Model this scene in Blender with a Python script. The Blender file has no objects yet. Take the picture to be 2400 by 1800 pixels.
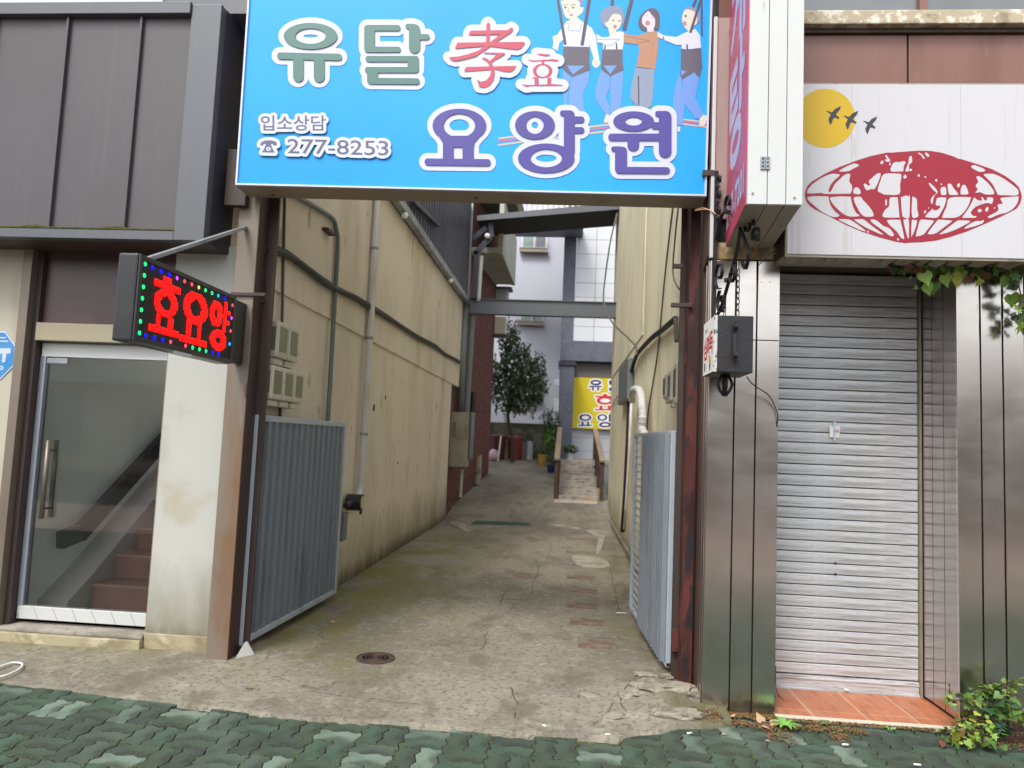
import bpy, bmesh, math, random
from mathutils import Vector, Matrix, noise
from mathutils.geometry import tessellate_polygon
R_ = math.radians
random.seed(7)
S = bpy.context.scene
COL = S.collection

# ------------------------------------------------------------------ camera
FPX = 1665.0
CAM = Vector((0, 0, 1.55))
_y, _p, _r = R_(4.5), R_(4.64), R_(2.42)
FW = Vector((-math.sin(_y)*math.cos(_p), math.cos(_y)*math.cos(_p), math.sin(_p)))
RT0 = Vector((math.cos(_y), math.sin(_y), 0)); UP0 = RT0.cross(FW)
RT = math.cos(_r)*RT0 + math.sin(_r)*UP0
UP = -math.sin(_r)*RT0 + math.cos(_r)*UP0
cd = bpy.data.cameras.new('camera'); cam = bpy.data.objects.new('camera', cd); COL.objects.link(cam)
cd.sensor_width = 36; cd.lens = FPX/2400*36; cd.clip_start = 0.05; cd.clip_end = 800
cam.matrix_world = Matrix(((RT.x, UP.x, -FW.x, CAM.x), (RT.y, UP.y, -FW.y, CAM.y), (RT.z, UP.z, -FW.z, CAM.z), (0, 0, 0, 1)))
cd.dof.use_dof = True; cd.dof.focus_distance = 4.4; cd.dof.aperture_fstop = 2.3
S.camera = cam

# ------------------------------------------------------------------ light
SUN_EL, SUN_AZ = 52, 205       # azimuth clockwise from +Y: behind the camera, a little to its left
w = bpy.data.worlds.new('World'); S.world = w; w.use_nodes = True
nt = w.node_tree; nt.nodes.clear()
sky = nt.nodes.new('ShaderNodeTexSky'); sky.sky_type = 'NISHITA'; sky.sun_disc = False
sky.sun_elevation = R_(SUN_EL); sky.sun_rotation = R_(SUN_AZ); sky.dust_density = 3.0; sky.air_density = 1.0
hs = nt.nodes.new('ShaderNodeHueSaturation'); hs.inputs['Saturation'].default_value = 0.22   # overcast: the blue is veiled by cloud
bg = nt.nodes.new('ShaderNodeBackground'); bg.inputs['Strength'].default_value = 0.15
wo = nt.nodes.new('ShaderNodeOutputWorld')
nt.links.new(sky.outputs[0], hs.inputs['Color']); nt.links.new(hs.outputs[0], bg.inputs['Color']); nt.links.new(bg.outputs[0], wo.inputs[0])
sl = bpy.data.lights.new('sun', 'SUN'); sl.energy = 1.0; sl.angle = R_(14); sl.color = (1, .95, .88)
so = bpy.data.objects.new('sun', sl); COL.objects.link(so)
az, el = R_(SUN_AZ), R_(SUN_EL)
sd = Vector((math.sin(az)*math.cos(el), math.cos(az)*math.cos(el), math.sin(el)))
so.rotation_euler = sd.to_track_quat('Z', 'Y').to_euler(); so.location = (0, -4, 12)
S.view_settings.view_transform = 'Standard'; S.view_settings.look = 'None'
S.view_settings.exposure = 0.95; S.view_settings.gamma = 1

# ------------------------------------------------------------------ measuring helpers (photo points laid on real planes)
def ray(px, py): return FW + RT*((px-1200)/FPX) - UP*((py-900)/FPX)
def AY(px, py, y): d = ray(px, py); return CAM + d*(y/d.y)
def AX(px, py, x): d = ray(px, py); return CAM + d*(x/d.x)
def AZ(px, py, z): d = ray(px, py); return CAM + d*((z-CAM.z)/d.z)

# ------------------------------------------------------------------ object helpers
def tag(o, label=None, cat=None, group=None, kind=None):
    if label: o['label'] = label
    if cat: o['category'] = cat
    if group: o['group'] = group
    if kind: o['kind'] = kind
    return o
def link(name, me, mat, parent=None, smooth=False):
    o = bpy.data.objects.new(name, me); COL.objects.link(o)
    if mat is not None and not me.materials: me.materials.append(mat)
    if smooth:
        for p in me.polygons: p.use_smooth = True
    if parent is not None:
        o.parent = parent
        o.matrix_parent_inverse = Matrix.Translation(parent['base'] if 'base' in parent.keys() else (0, 0, 0)).inverted()
    return o
def obj(name, bm, mat, parent=None, smooth=False, norm=True):
    me = bpy.data.meshes.new(name)
    if norm: bmesh.ops.recalc_face_normals(bm, faces=bm.faces[:])
    bm.to_mesh(me); bm.free()
    return link(name, me, mat, parent, smooth)
def empty(name, loc, label, cat, group=None, kind=None):
    o = bpy.data.objects.new(name, None); COL.objects.link(o); o.location = loc
    o['base'] = tuple(loc); o.empty_display_size = .1
    return tag(o, label, cat, group, kind)
def copy_to(src, parent, loc=None, rot=None, scale=None):
    c = src.copy(); COL.objects.link(c)
    if parent is not None: c.parent = parent; c.matrix_parent_inverse = Matrix.Translation(parent['base'] if 'base' in parent.keys() else (0, 0, 0)).inverted()
    if loc is not None: c.location = loc
    if rot is not None: c.rotation_euler = rot
    if scale is not None: c.scale = scale
    return c
def box(bm, x0, x1, y0, y1, z0, z1, bev=0):
    r = bmesh.ops.create_cube(bm, size=1)
    for v in r['verts']:
        v.co = Vector(((x0+x1)/2+v.co.x*(x1-x0), (y0+y1)/2+v.co.y*(y1-y0), (z0+z1)/2+v.co.z*(z1-z0)))
    if bev:
        es = list({e for v in r['verts'] for e in v.link_edges})
        bmesh.ops.bevel(bm, geom=es, offset=bev, segments=2, affect='EDGES', profile=.6)
    return bm
def B(*a, bev=0): return box(bmesh.new(), *a, bev=bev)
def prism(bm, poly, d):
    """closed polygon of 3D points extruded along vector d"""
    d = Vector(d); a = [bm.verts.new(Vector(p)) for p in poly]; b = [bm.verts.new(Vector(p)+d) for p in poly]
    n = len(a)
    try: bm.faces.new(a); bm.faces.new(b[::-1])
    except ValueError: pass
    for i in range(n): bm.faces.new((a[i], b[i], b[(i+1) % n], a[(i+1) % n]))
    return bm
def tube(bm, pts, r, seg=8, cap=True):
    pts = [Vector(p) for p in pts]; rings = []
    up = Vector((0, 0, 1)); n = len(pts); prev = None
    for i, p in enumerate(pts):
        t = (pts[min(i+1, n-1)]-pts[max(i-1, 0)]).normalized()
        if prev is None:
            a = t.cross(up if abs(t.z) < .9 else Vector((1, 0, 0))).normalized()
        else:
            a = (prev-t*prev.dot(t)).normalized()
        prev = a; b = t.cross(a)
        rr = r[i] if isinstance(r, (list, tuple)) else r
        rings.append([bm.verts.new(p+a*math.cos(2*math.pi*k/seg)*rr+b*math.sin(2*math.pi*k/seg)*rr) for k in range(seg)])
    for i in range(n-1):
        for k in range(seg):
            bm.faces.new((rings[i][k], rings[i][(k+1) % seg], rings[i+1][(k+1) % seg], rings[i+1][k]))
    if cap:
        bm.faces.new(rings[0][::-1]); bm.faces.new(rings[-1])
    return bm
def smooth_path(pts, n=6):
    pts = [Vector(p) for p in pts]; out = []
    P = [pts[0]*2-pts[1]]+pts+[pts[-1]*2-pts[-2]]
    for i in range(1, len(P)-2):
        for k in range(n):
            t = k/n; a, b, c, d = P[i-1], P[i], P[i+1], P[i+2]
            out.append(.5*((2*b)+(c-a)*t+(2*a-5*b+4*c-d)*t*t+(3*b-a-3*c+d)*t**3))
    out.append(pts[-1]); return out
def lathe(bm, prof, c=(0, 0, 0), seg=20):
    c = Vector(c); rings = []
    for r, z in prof:
        rings.append([bm.verts.new(c+Vector((r*math.cos(2*math.pi*k/seg), r*math.sin(2*math.pi*k/seg), z))) for k in range(seg)])
    for i in range(len(rings)-1):
        for k in range(seg): bm.faces.new((rings[i][k], rings[i][(k+1) % seg], rings[i+1][(k+1) % seg], rings[i+1][k]))
    bm.faces.new(rings[0][::-1]); bm.faces.new(rings[-1])
    return bm
def bar(bm, a, b, w, h, up=(0, 0, 1)):
    """rectangular bar from a to b; w across, h along up"""
    a, b = Vector(a), Vector(b); t = (b-a).normalized(); up = Vector(up)
    s = t.cross(up).normalized()*w/2; u = s.cross(t).normalized()*h/2
    return prism(bm, [a-s-u, a+s-u, a+s+u, a-s+u], b-a)

# ------------------------------------------------------------------ materials
MC = {}
def mat(name, col, rough=.6, metal=0., layers=(), bump=None, rvar=None, rand=0., spec=.5, emit=None, rnd_cols=None, coat=0., extra=None):
    """layers: (colour, (sx,sy,sz), detail, lo, hi, amount); bump: (scale xyz, strength, dist)"""
    if name in MC: return MC[name]
    m = bpy.data.materials.new(name); m.use_nodes = True; t = m.node_tree; N, L = t.nodes, t.links
    bs = N['Principled BSDF']; tc = N.new('ShaderNodeTexCoord')
    def noi(sc, det, rough_=.6, dist=0.):
        mp = N.new('ShaderNodeMapping'); mp.inputs['Scale'].default_value = sc if isinstance(sc, tuple) else (sc,)*3
        L.new(tc.outputs['Object'], mp.inputs[0])
        n = N.new('ShaderNodeTexNoise'); n.inputs['Scale'].default_value = 1; n.inputs['Detail'].default_value = det
        n.inputs['Roughness'].default_value = rough_; n.inputs['Distortion'].default_value = dist
        L.new(mp.outputs[0], n.inputs['Vector']); return n.outputs['Fac']
    def rng(v, lo, hi, a=0., b=1.):
        r = N.new('ShaderNodeMapRange'); r.inputs[1].default_value = lo; r.inputs[2].default_value = hi
        r.inputs[3].default_value = a; r.inputs[4].default_value = b
        r.interpolation_type = 'SMOOTHSTEP' if lo < hi else 'LINEAR'
        L.new(v, r.inputs[0]); return r.outputs[0]
    def mix(a, b, f):
        x = N.new('ShaderNodeMix'); x.data_type = 'RGBA'
        for s, v in ((6, a), (7, b)):
            if isinstance(v, tuple): x.inputs[s].default_value = (*v[:3], 1)
            else: L.new(v, x.inputs[s])
        if isinstance(f, float): x.inputs[0].default_value = f
        else: L.new(f, x.inputs[0])
        return x.outputs[2]
    def mul(a, b, op='MULTIPLY'):
        x = N.new('ShaderNodeMath'); x.operation = op
        for i, v in enumerate((a, b)):
            if isinstance(v, (int, float)): x.inputs[i].default_value = v
            else: L.new(v, x.inputs[i])
        return x.outputs[0]
    c = tuple(col)
    if rnd_cols:
        oi = N.new('ShaderNodeObjectInfo'); cr = N.new('ShaderNodeValToRGB'); e = cr.color_ramp; e.interpolation = 'CONSTANT'
        e.elements[0].position = 0; e.elements[0].color = (*rnd_cols[0][1], 1)
        e.elements[1].position = rnd_cols[1][0]; e.elements[1].color = (*rnd_cols[1][1], 1)
        for p_, c_ in rnd_cols[2:]:
            q = e.elements.new(p_); q.color = (*c_, 1)
        L.new(oi.outputs['Random'], cr.inputs[0]); c = cr.outputs[0]
    if rand:
        oi = N.new('ShaderNodeObjectInfo'); h = N.new('ShaderNodeHueSaturation')
        L.new(rng(oi.outputs['Random'], 0, 1, 1-rand, 1+rand), h.inputs['Value'])
        if isinstance(c, tuple): h.inputs['Color'].default_value = (*c, 1)
        else: L.new(c, h.inputs['Color'])
        c = h.outputs[0]
    for (lc, sc, det, lo, hi, am) in layers:
        c = mix(c, lc, mul(rng(noi(sc, det), lo, hi), am))
    if extra: c = extra(N, L, tc, c, noi, rng, mix, mul, bs)
    if isinstance(c, tuple): bs.inputs['Base Color'].default_value = (*c, 1)
    elif c is not None: L.new(c, bs.inputs['Base Color'])
    bs.inputs['Roughness'].default_value = rough; bs.inputs['Metallic'].default_value = metal
    bs.inputs['Specular IOR Level'].default_value = spec; bs.inputs['Coat Weight'].default_value = coat
    if rvar: L.new(rng(noi(rvar[0], 6), .3, .7, rvar[1], rvar[2]), bs.inputs['Roughness'])
    if bump:
        bn = N.new('ShaderNodeBump'); bn.inputs['Strength'].default_value = bump[1]; bn.inputs['Distance'].default_value = bump[2]
        L.new(noi(bump[0], 8, .65), bn.inputs['Height']); L.new(bn.outputs[0], bs.inputs['Normal'])
    if emit:
        bs.inputs['Emission Color'].default_value = (*emit[0], 1); bs.inputs['Emission Strength'].default_value = emit[1]
    MC[name] = m; return m
def s2l(*rgb):
    return tuple((c/255/12.92 if c/255 <= .04045 else ((c/255+.055)/1.055)**2.4) for c in rgb)
# ---- palette
def grid_node(N, L, tc): pass
def concrete_extra(N, L, tc, c, noi, rng, mix, mul, bs):
    sx = N.new('ShaderNodeSeparateXYZ'); L.new(tc.outputs['Object'], sx.inputs[0])
    left = mul(rng(sx.outputs[0], -.7, -1.9), rng(noi((1.5, .9, 1), 8), .40, .60))
    left = mul(left, rng(sx.outputs[1], 4.3, 5.0))
    left = mul(left, rng(sx.outputs[1], 13, 10))
    c = mix(c, (.165, .15, .045), left)
    right = mul(rng(sx.outputs[0], .1, .8), rng(noi((1.6, .9, 1), 6), .38, .60))
    right = mul(right, rng(sx.outputs[1], 13, 10))
    c = mix(c, (.10, .092, .036), mul(right, .85))
    v = N.new('ShaderNodeTexVoronoi'); v.feature = 'DISTANCE_TO_EDGE'; v.inputs['Scale'].default_value = .8
    nn = N.new('ShaderNodeTexNoise'); nn.inputs['Scale'].default_value = 3.5; nn.inputs['Detail'].default_value = 6
    L.new(tc.outputs['Object'], nn.inputs['Vector'])
    va = N.new('ShaderNodeVectorMath'); va.operation = 'MULTIPLY_ADD'; va.inputs[1].default_value = (.5, .5, 0)
    L.new(nn.outputs['Color'], va.inputs[0]); L.new(tc.outputs['Object'], va.inputs[2]); L.new(va.outputs[0], v.inputs['Vector'])
    crack = mul(rng(v.outputs['Distance'], .007, .001), rng(noi((.7, .5, 1), 2), .52, .60))
    c = mix(c, (.06, .052, .04), mul(crack, .7))
    bn = N.new('ShaderNodeBump'); bn.inputs['Strength'].default_value = .55; bn.inputs['Distance'].default_value = .008
    h = mul(noi(38, 8, .75), mul(crack, -1.2), 'ADD'); L.new(h, bn.inputs['Height']); L.new(bn.outputs[0], bs.inputs['Normal'])
    return c
m_conc = mat('alley concrete', (.248, .226, .176), .85, layers=[
    ((.135, .124, .092), (.9, .5, 1), 7, .42, .62, .85), ((.35, .32, .26), (11, 11, 11), 9, .50, .66, .5),
    ((.10, .088, .065), (30, 30, 30), 6, .50, .64, .75), ((.32, .295, .24), (75, 75, 75), 3, .55, .62, .45), ((.12, .105, .072), (2.6, 1.6, 1), 9, .52, .66, .7)], extra=concrete_extra)
m_apron = mat('old light concrete', (.33, .30, .25), .88, layers=[((.17, .155, .125), (3, 3, 3), 8, .46, .62, .7), ((.07, .065, .045), (20, 20, 20), 7, .56, .7, .7),
    ((.17, .16, .06), (1.8, 1.8, 2), 5, .58, .7, .4), ((.42, .39, .33), (45, 45, 45), 4, .56, .64, .5)], bump=((40, 40, 40), .6, .008))
m_rock = mat('broken concrete', (.30, .27, .215), .9, layers=[((.13, .115, .085), (7, 7, 7), 8, .45, .62, .8), ((.40, .37, .31), (60, 60, 60), 4, .54, .64, .6), ((.10, .10, .04), (4, 4, 4), 5, .55, .7, .5)], bump=((50, 50, 50), .8, .012))
m_paver = mat('green paver', (.05, .1, .07), .72, rnd_cols=[(0, (.056, .082, .056)), (.3, (.050, .068, .052)), (.5, (.058, .098, .066)), (.72, (.072, .102, .076)), (.88, (.16, .22, .172)), (.94, (.105, .15, .115))],
    layers=[((.022, .026, .022), (3, 3, 3), 8, .44, .62, .7), ((.12, .16, .13), (5, 5, 5), 7, .6, .72, .55), ((.15, .175, .15), (80, 80, 80), 4, .56, .68, .5), ((.075, .07, .045), (2.2, 2.2, 2.2), 8, .52, .68, .45)],
    bump=((55, 55, 55), .9, .005), rvar=((4, 4, 4), .78, .95), spec=.3)
m_soil = mat('mossy joint soil', (.055, .045, .028), .95, layers=[((.14, .16, .03), (7, 7, 7), 6, .52, .6, .85), ((.02, .018, .013), (30, 30, 30), 5, .5, .65, .6)], bump=((60, 60, 60), .8, .006))
m_asph = mat('asphalt', (.05, .05, .05), .9, layers=[((.09, .09, .088), (40, 40, 40), 4, .55, .65, .5)], bump=((80, 80, 80), .5, .004))
def base_stain(N, L, tc, c, noi, rng, mix, mul, bs):
    # damp and algae that grow up from the foot of the wall
    sx = N.new('ShaderNodeSeparateXYZ'); L.new(tc.outputs['Object'], sx.inputs[0])
    z = mul(sx.outputs[2], mul(noi((3, 3, 1.2), 7), -1.1), 'ADD')
    c = mix(c, s2l(112, 104, 72), mul(rng(z, .15, -.62), .85))
    z2 = mul(sx.outputs[2], mul(noi((9, 9, 2), 7), -.35), 'ADD')
    return mix(c, s2l(70, 66, 48), mul(rng(z2, .02, -.16), .8))
m_pillar = mat('pale render', s2l(184, 185, 179), .8, layers=[(s2l(150, 146, 130), (1.5, 1.5, .8), 6, .5, .72, .5), (s2l(166, 156, 124), (2, 2, 2), 6, .56, .7, .5)], bump=((30, 30, 30), .3, .005), extra=base_stain)
m_beigewall = mat('beige stucco', s2l(222, 213, 197), .85, layers=[(s2l(186, 175, 154), (.8, .8, .35), 6, .45, .68, .55), (s2l(220, 211, 188), (2.5, 2.5, .5), 6, .52, .7, .45),
    (s2l(146, 130, 104), (14, 5, .6), 7, .58, .74, .5), (s2l(96, 86, 68), (5, 5, 2.2), 9, .63, .67, .45), (s2l(150, 122, 84), (30, 2.2, .35), 3, .64, .72, .4)], bump=((30, 30, 30), .25, .006), extra=base_stain)
m_yellowwall = mat('yellow stucco', s2l(220, 213, 184), .85, layers=[(s2l(190, 180, 148), (2.2, 1.4, .45), 7, .46, .66, .65), (s2l(224, 216, 188), (5, 5, .8), 6, .54, .7, .4),
    (s2l(104, 96, 64), (7, 5, .7), 8, .58, .74, .55), (s2l(92, 84, 60), (.9, .9, .9), 5, .6, .75, .35)], bump=((22, 22, 22), .3, .008), extra=base_stain)
m_sill = mat('stained cream render', s2l(166, 157, 128), .85, layers=[(s2l(120, 108, 84), (3, 3, 5), 8, .46, .66, .7), (s2l(215, 206, 176), (6, 6, 6), 5, .55, .7, .5)], bump=((35, 35, 35), .4, .006))
m_clad = mat('grey brown cladding', s2l(79, 76, 79), .45, .1, layers=[(s2l(98, 95, 96), (16, 16, .7), 7, .56, .74, .35), (s2l(70, 67, 70), (.6, .6, .5), 4, .4, .7, .6), (s2l(88, 86, 89), (1.3, 1.3, .9), 5, .55, .75, .3)], rvar=((1, 1, 1), .34, .5), bump=((1.3, 1.3, 1.3), .25, .02))
m_cladfr = mat('grey frame metal', s2l(92, 95, 100), .42, .2, layers=[(s2l(86, 88, 94), (1, 1, 1), 6, .5, .7, .5), (s2l(150, 148, 140), (14, 14, 2), 7, .64, .76, .4)])
m_darkmetal = mat('dark corrugated metal', s2l(66, 66, 78), .45, .3, layers=[(s2l(50, 50, 60), (1, 1, .5), 5, .5, .7, .6)])
m_moss = mat('moss', (.14, .15, .03), .95, layers=[((.06, .07, .02), (40, 40, 40), 5, .45, .6, .8)], bump=((90, 90, 90), .8, .005))
def rust_mat(name, base, am=.8):
    return mat(name, base, .7, .1, layers=[(s2l(104, 52, 40), (3, 3, 1.0), 7, .46, .6, .8), (s2l(44, 24, 23), (5, 5, 1.6), 8, .46, .58, .9), (s2l(180, 98, 44), (4, 4, 2.4), 9, .63, .69, .8), (s2l(34, 34, 40), (20, 20, 6), 8, .54, .60, .9)],
               bump=((45, 45, 25), .8, .005), rvar=((8, 8, 4), .45, .85))
m_rust = rust_mat('rusted red steel', s2l(80, 38, 34), .9)
m_rustcol = mat('brown painted steel', s2l(126, 116, 104), .5, .1, layers=[(s2l(122, 84, 52), (3, 3, .7), 7, .48, .66, .7), (s2l(150, 138, 130), (6, 6, 1), 6, .55, .7, .4), (s2l(90, 48, 30), (9, 9, 3), 9, .63, .72, .7)], bump=((30, 30, 10), .3, .003))
m_rustdk = mat('dark brown steel', s2l(70, 60, 56), .55, .2, layers=[(s2l(70, 52, 46), (3, 3, 1), 7, .45, .62, .8), (s2l(90, 58, 44), (7, 7, 3), 8, .62, .72, .5)], bump=((40, 40, 20), .4, .003))
m_galv = mat('galvanised steel', s2l(150, 155, 160), .4, .55, layers=[(s2l(112, 118, 124), (4, 4, 1.2), 7, .45, .65, .6), (s2l(182, 186, 190), (14, 14, 3), 6, .55, .7, .5), (s2l(128, 88, 62), (9, 9, 4), 9, .68, .76, .6)], rvar=((6, 6, 2), .3, .55))
m_gate = mat('blue grey painted gate', s2l(172, 182, 192), .4, .1, layers=[(s2l(126, 136, 146), (5, 5, 1), 7, .5, .7, .6), (s2l(178, 186, 194), (20, 20, 2), 7, .56, .72, .5), (s2l(110, 74, 52), (10, 10, 6), 9, .7, .78, .7)], rvar=((8, 8, 2), .28, .5))
def steel_extra(N, L, tc, c, noi, rng, mix, mul, bs):
    bn = N.new('ShaderNodeBump'); bn.inputs['Strength'].default_value = .14; bn.inputs['Distance'].default_value = .02
    L.new(noi((1.5, 1.5, 1.5), 0), bn.inputs['Height']); L.new(bn.outputs[0], bs.inputs['Normal'])
    return c
m_steel = mat('brushed stainless panel', (.66, .62, .575), .2, 1.0, layers=[((.56, .52, .475), (1.2, 1.2, .8), 3, .4, .7, .6), ((.42, .38, .33), (2, 2, 1), 4, .6, .78, .35), ((.9, .88, .85), (45, 45, 90), 3, .72, .75, .4), ((.34, .29, .24), (30, 30, .8), 4, .64, .74, .35)],
    rvar=((2, 2, 4), .17, .27), extra=steel_extra)
m_steeldk = mat('dull stainless return', (.52, .47, .44), .2, .95, layers=[((.22, .19, .17), (2, 2, 1), 6, .45, .7, .6)], rvar=((4, 4, 2), .14, .26), extra=steel_extra)
m_grooveshade = mat('dark joint and shade', (.012, .011, .011), .8)  # black for joints and openings, also for painted shade under the upper beam
m_slat = mat('weathered aluminium slat', (.60, .618, .645), .4, .3, layers=[((.36, .355, .34), (1.6, 1.6, 22), 8, .47, .64, .7), ((.20, .185, .165), (6, 6, 230), 9, .56, .63, .8), ((.33, .31, .28), (30, 30, 60), 8, .6, .7, .5), ((.70, .71, .73), (3, 3, 70), 5, .58, .7, .4)],
    rvar=((4, 4, 60), .32, .56), rand=.04)
m_bluebox = mat('blue sign face', s2l(8, 150, 222), .4, layers=[(s2l(34, 166, 230), (.5, .5, .5), 2, .35, .7, .6)], spec=.35)
m_halo = mat('pale lilac print', s2l(196, 202, 228), .3, coat=.3)
m_white = mat('white sign paint', s2l(196, 196, 201), .4, layers=[(s2l(182, 180, 174), (1.2, 1.2, .8), 6, .52, .75, .35), (s2l(160, 150, 130), (9, 9, 2.5), 9, .62, .76, .45), (s2l(168, 160, 140), (24, 24, .9), 7, .58, .72, .35)])
m_alu = mat('cream white aluminium', s2l(199, 202, 201), .35, .05, layers=[(s2l(190, 186, 170), (3, 3, .7), 6, .55, .75, .35), (s2l(120, 96, 66), (16, 16, 3), 9, .68, .78, .5)])
m_aludirty = mat('dirty cream aluminium', s2l(150, 142, 126), .5, .05, layers=[(s2l(96, 84, 68), (9, 3, 9), 9, .58, .7, .7), (s2l(60, 46, 36), (20, 9, 20), 9, .66, .72, .8)])
m_frame = mat('sign frame metal', s2l(150, 140, 122), .5, .2, layers=[(s2l(112, 100, 84), (2, 2, 6), 7, .5, .7, .5)])
m_redface = mat('magenta red sign face', s2l(190, 62, 96), .35, layers=[(s2l(206, 60, 74), (1, 1, 1.3), 2, .45, .6, .7)])
m_brownpan = mat('brown glazed panel', s2l(132, 96, 86), .35, layers=[(s2l(114, 78, 66), (4, 4, .9), 7, .46, .66, .6), (s2l(152, 118, 108), (11, 11, 2), 7, .58, .7, .4)])
m_browndk = mat('dark brown trim', s2l(70, 52, 46), .5, layers=[(s2l(96, 74, 62), (4, 4, 2), 7, .5, .7, .5)])
m_stone = mat('blotched cream ledge', s2l(178, 166, 142), .7, layers=[(s2l(226, 220, 204), (14, 14, 14), 8, .5, .6, .8), (s2l(120, 100, 72), (7, 7, 9), 8, .56, .68, .6)], bump=((40, 40, 40), .4, .005))
m_glassgrey = mat('grey window glass', s2l(116, 122, 126), .06, 0, layers=[(s2l(90, 94, 96), (1, 1, 1), 2, .4, .65, .6)], spec=.8)
m_black = mat('black paint', (.016, .015, .017), .42, layers=[((.05, .048, .05), (18, 18, 18), 8, .58, .7, .5)], bump=((30, 30, 30), .5, .005))
m_iron = mat('wrought iron', (.022, .02, .022), .45, .4, layers=[((.06, .05, .05), (30, 30, 30), 7, .55, .7, .6)], bump=((60, 60, 60), .3, .002))
m_cable = mat('black cable', (.02, .019, .018), .6)
m_wire = mat('grey wire', (.10, .095, .085), .6)
m_pvc = mat('grey white pipe', s2l(198, 198, 196), .4, layers=[(s2l(140, 136, 126), (6, 6, 1.2), 7, .5, .7, .5)])
m_pipe = mat('grey green pipe', s2l(112, 122, 122), .45, .2, layers=[(s2l(88, 94, 92), (6, 6, 1.2), 6, .5, .7, .5)])
m_meter = mat('cream meter casing', s2l(196, 192, 176), .45, layers=[(s2l(160, 152, 130), (6, 6, 4), 6, .55, .7, .5)])
m_meterwin = mat('dull meter window', s2l(118, 120, 100), .15)
m_terr = mat('orange wood look tile', s2l(178, 108, 72), .35, layers=[(s2l(142, 80, 50), (26, 4, 3), 8, .45, .68, .7), (s2l(190, 136, 98), (22, 4, 5), 8, .52, .7, .6)], rvar=((5, 5, 5), .25, .5), rand=.05)
m_grout = mat('pale grout', s2l(190, 176, 150), .8)
m_nosing = mat('ribbed cream nosing', s2l(205, 196, 178), .6, layers=[(s2l(150, 138, 116), (8, 8, 8), 7, .55, .7, .5)])
m_lav = mat('lavender grey render', s2l(196, 198, 210), .8, layers=[(s2l(180, 182, 196), (.4, .4, .3), 4, .45, .7, .5)])
m_greystone = mat('blue grey granite', s2l(96, 100, 114), .6, layers=[(s2l(74, 78, 92), (3, 3, 3), 7, .45, .65, .6), (s2l(124, 128, 140), (9, 9, 9), 6, .58, .7, .4)])
m_wtile = mat('pale facade tile', s2l(212, 216, 220), .5, layers=[(s2l(196, 200, 204), (.7, .7, .7), 4, .45, .7, .5)], rand=.03)
m_lowgrey = mat('grey porch panel', s2l(168, 172, 180), .6)
m_yellow = mat('yellow sign sheet', s2l(206, 188, 14), .5)
m_navy = mat('navy print', s2l(24, 38, 110), .5)
m_redp = mat('red print', s2l(200, 40, 48), .45)
m_whitep = mat('white print', s2l(232, 232, 228), .5)
m_sunp = mat('yellow print', s2l(202, 168, 14), .4)
m_emblem = mat('crimson emblem', s2l(150, 22, 46), .4)
m_bird = mat('charcoal print', s2l(48, 52, 58), .4)
def brick_extra(N, L, tc, c, noi, rng, mix, mul, bs):
    mp = N.new('ShaderNodeMapping'); mp.inputs['Rotation'].default_value = (0, 0, 0)
    sx = N.new('ShaderNodeSeparateXYZ'); L.new(tc.outputs['Object'], sx.inputs[0])
    cx = N.new('ShaderNodeCombineXYZ'); a = mul(sx.outputs[0], sx.outputs[1], 'ADD'); L.new(a, cx.inputs[0]); L.new(sx.outputs[2], cx.inputs[1])
    b = N.new('ShaderNodeTexBrick'); b.inputs['Scale'].default_value = 1; b.inputs['Brick Width'].default_value = .2; b.inputs['Row Height'].default_value = .067
    b.inputs['Mortar Size'].default_value = .006; b.inputs['Color1'].default_value = (*s2l(118, 66, 56), 1); b.inputs['Color2'].default_value = (*s2l(88, 48, 44), 1); b.inputs['Mortar'].default_value = (*s2l(70, 56, 52), 1)
    L.new(cx.outputs[0], b.inputs['Vector'])
    bn = N.new('ShaderNodeBump'); bn.inputs['Distance'].default_value = .01; bn.inputs['Strength'].default_value = .6; bn.invert = True
    L.new(b.outputs['Fac'], bn.inputs['Height']); L.new(bn.outputs[0], bs.inputs['Normal'])
    return b.outputs['Color']
m_brickwall = mat('red brick wall', (.2, .1, .08), .85, extra=brick_extra)
m_brick = mat('worn red brick', s2l(112, 90, 82), .85, layers=[(s2l(90, 66, 58), (14, 14, 14), 7, .45, .65, .7), (s2l(128, 118, 98), (9, 9, 9), 9, .46, .60, .85)], bump=((70, 70, 70), .6, .004), rand=.15)
m_iron2 = mat('rusty cast iron', s2l(84, 66, 60), .7, .3, layers=[(s2l(60, 48, 46), (20, 20, 20), 6, .45, .65, .7)], bump=((80, 80, 80), .5, .003))
m_cement = mat('pale cement patch', s2l(158, 153, 142), .85, layers=[(s2l(122, 114, 98), (5, 5, 5), 9, .44, .62, .85), (s2l(100, 94, 78), (30, 30, 30), 7, .54, .66, .6)], bump=((40, 40, 40), .4, .004))
m_greenmat = mat('dark green mat', s2l(50, 80, 70), .9, bump=((120, 120, 120), .5, .003))
m_wood = mat('brown stained timber', s2l(78, 60, 48), .7, layers=[(s2l(70, 46, 32), (14, 2, 2), 6, .45, .65, .7)])
m_woodtop = mat('pale weathered timber', s2l(156, 134, 112), .7, layers=[(s2l(120, 98, 80), (14, 2, 2), 6, .45, .65, .6)])
m_leafs = [mat('ivy leaf '+n, c, .5, layers=[(d, (22, 22, 22), 5, .5, .68, .6)], rand=.22) for n, c, d in (
    ('bright green', s2l(112, 144, 56), s2l(92, 122, 44)), ('mid green', s2l(78, 112, 46), s2l(50, 84, 36)), ('dark green', s2l(44, 76, 44), s2l(30, 54, 34)), ('yellowing', s2l(148, 156, 60), s2l(140, 126, 52)), ('russet', s2l(116, 66, 46), s2l(90, 56, 38)))]
m_stem = mat('woody stem', s2l(92, 66, 46), .85)
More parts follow.
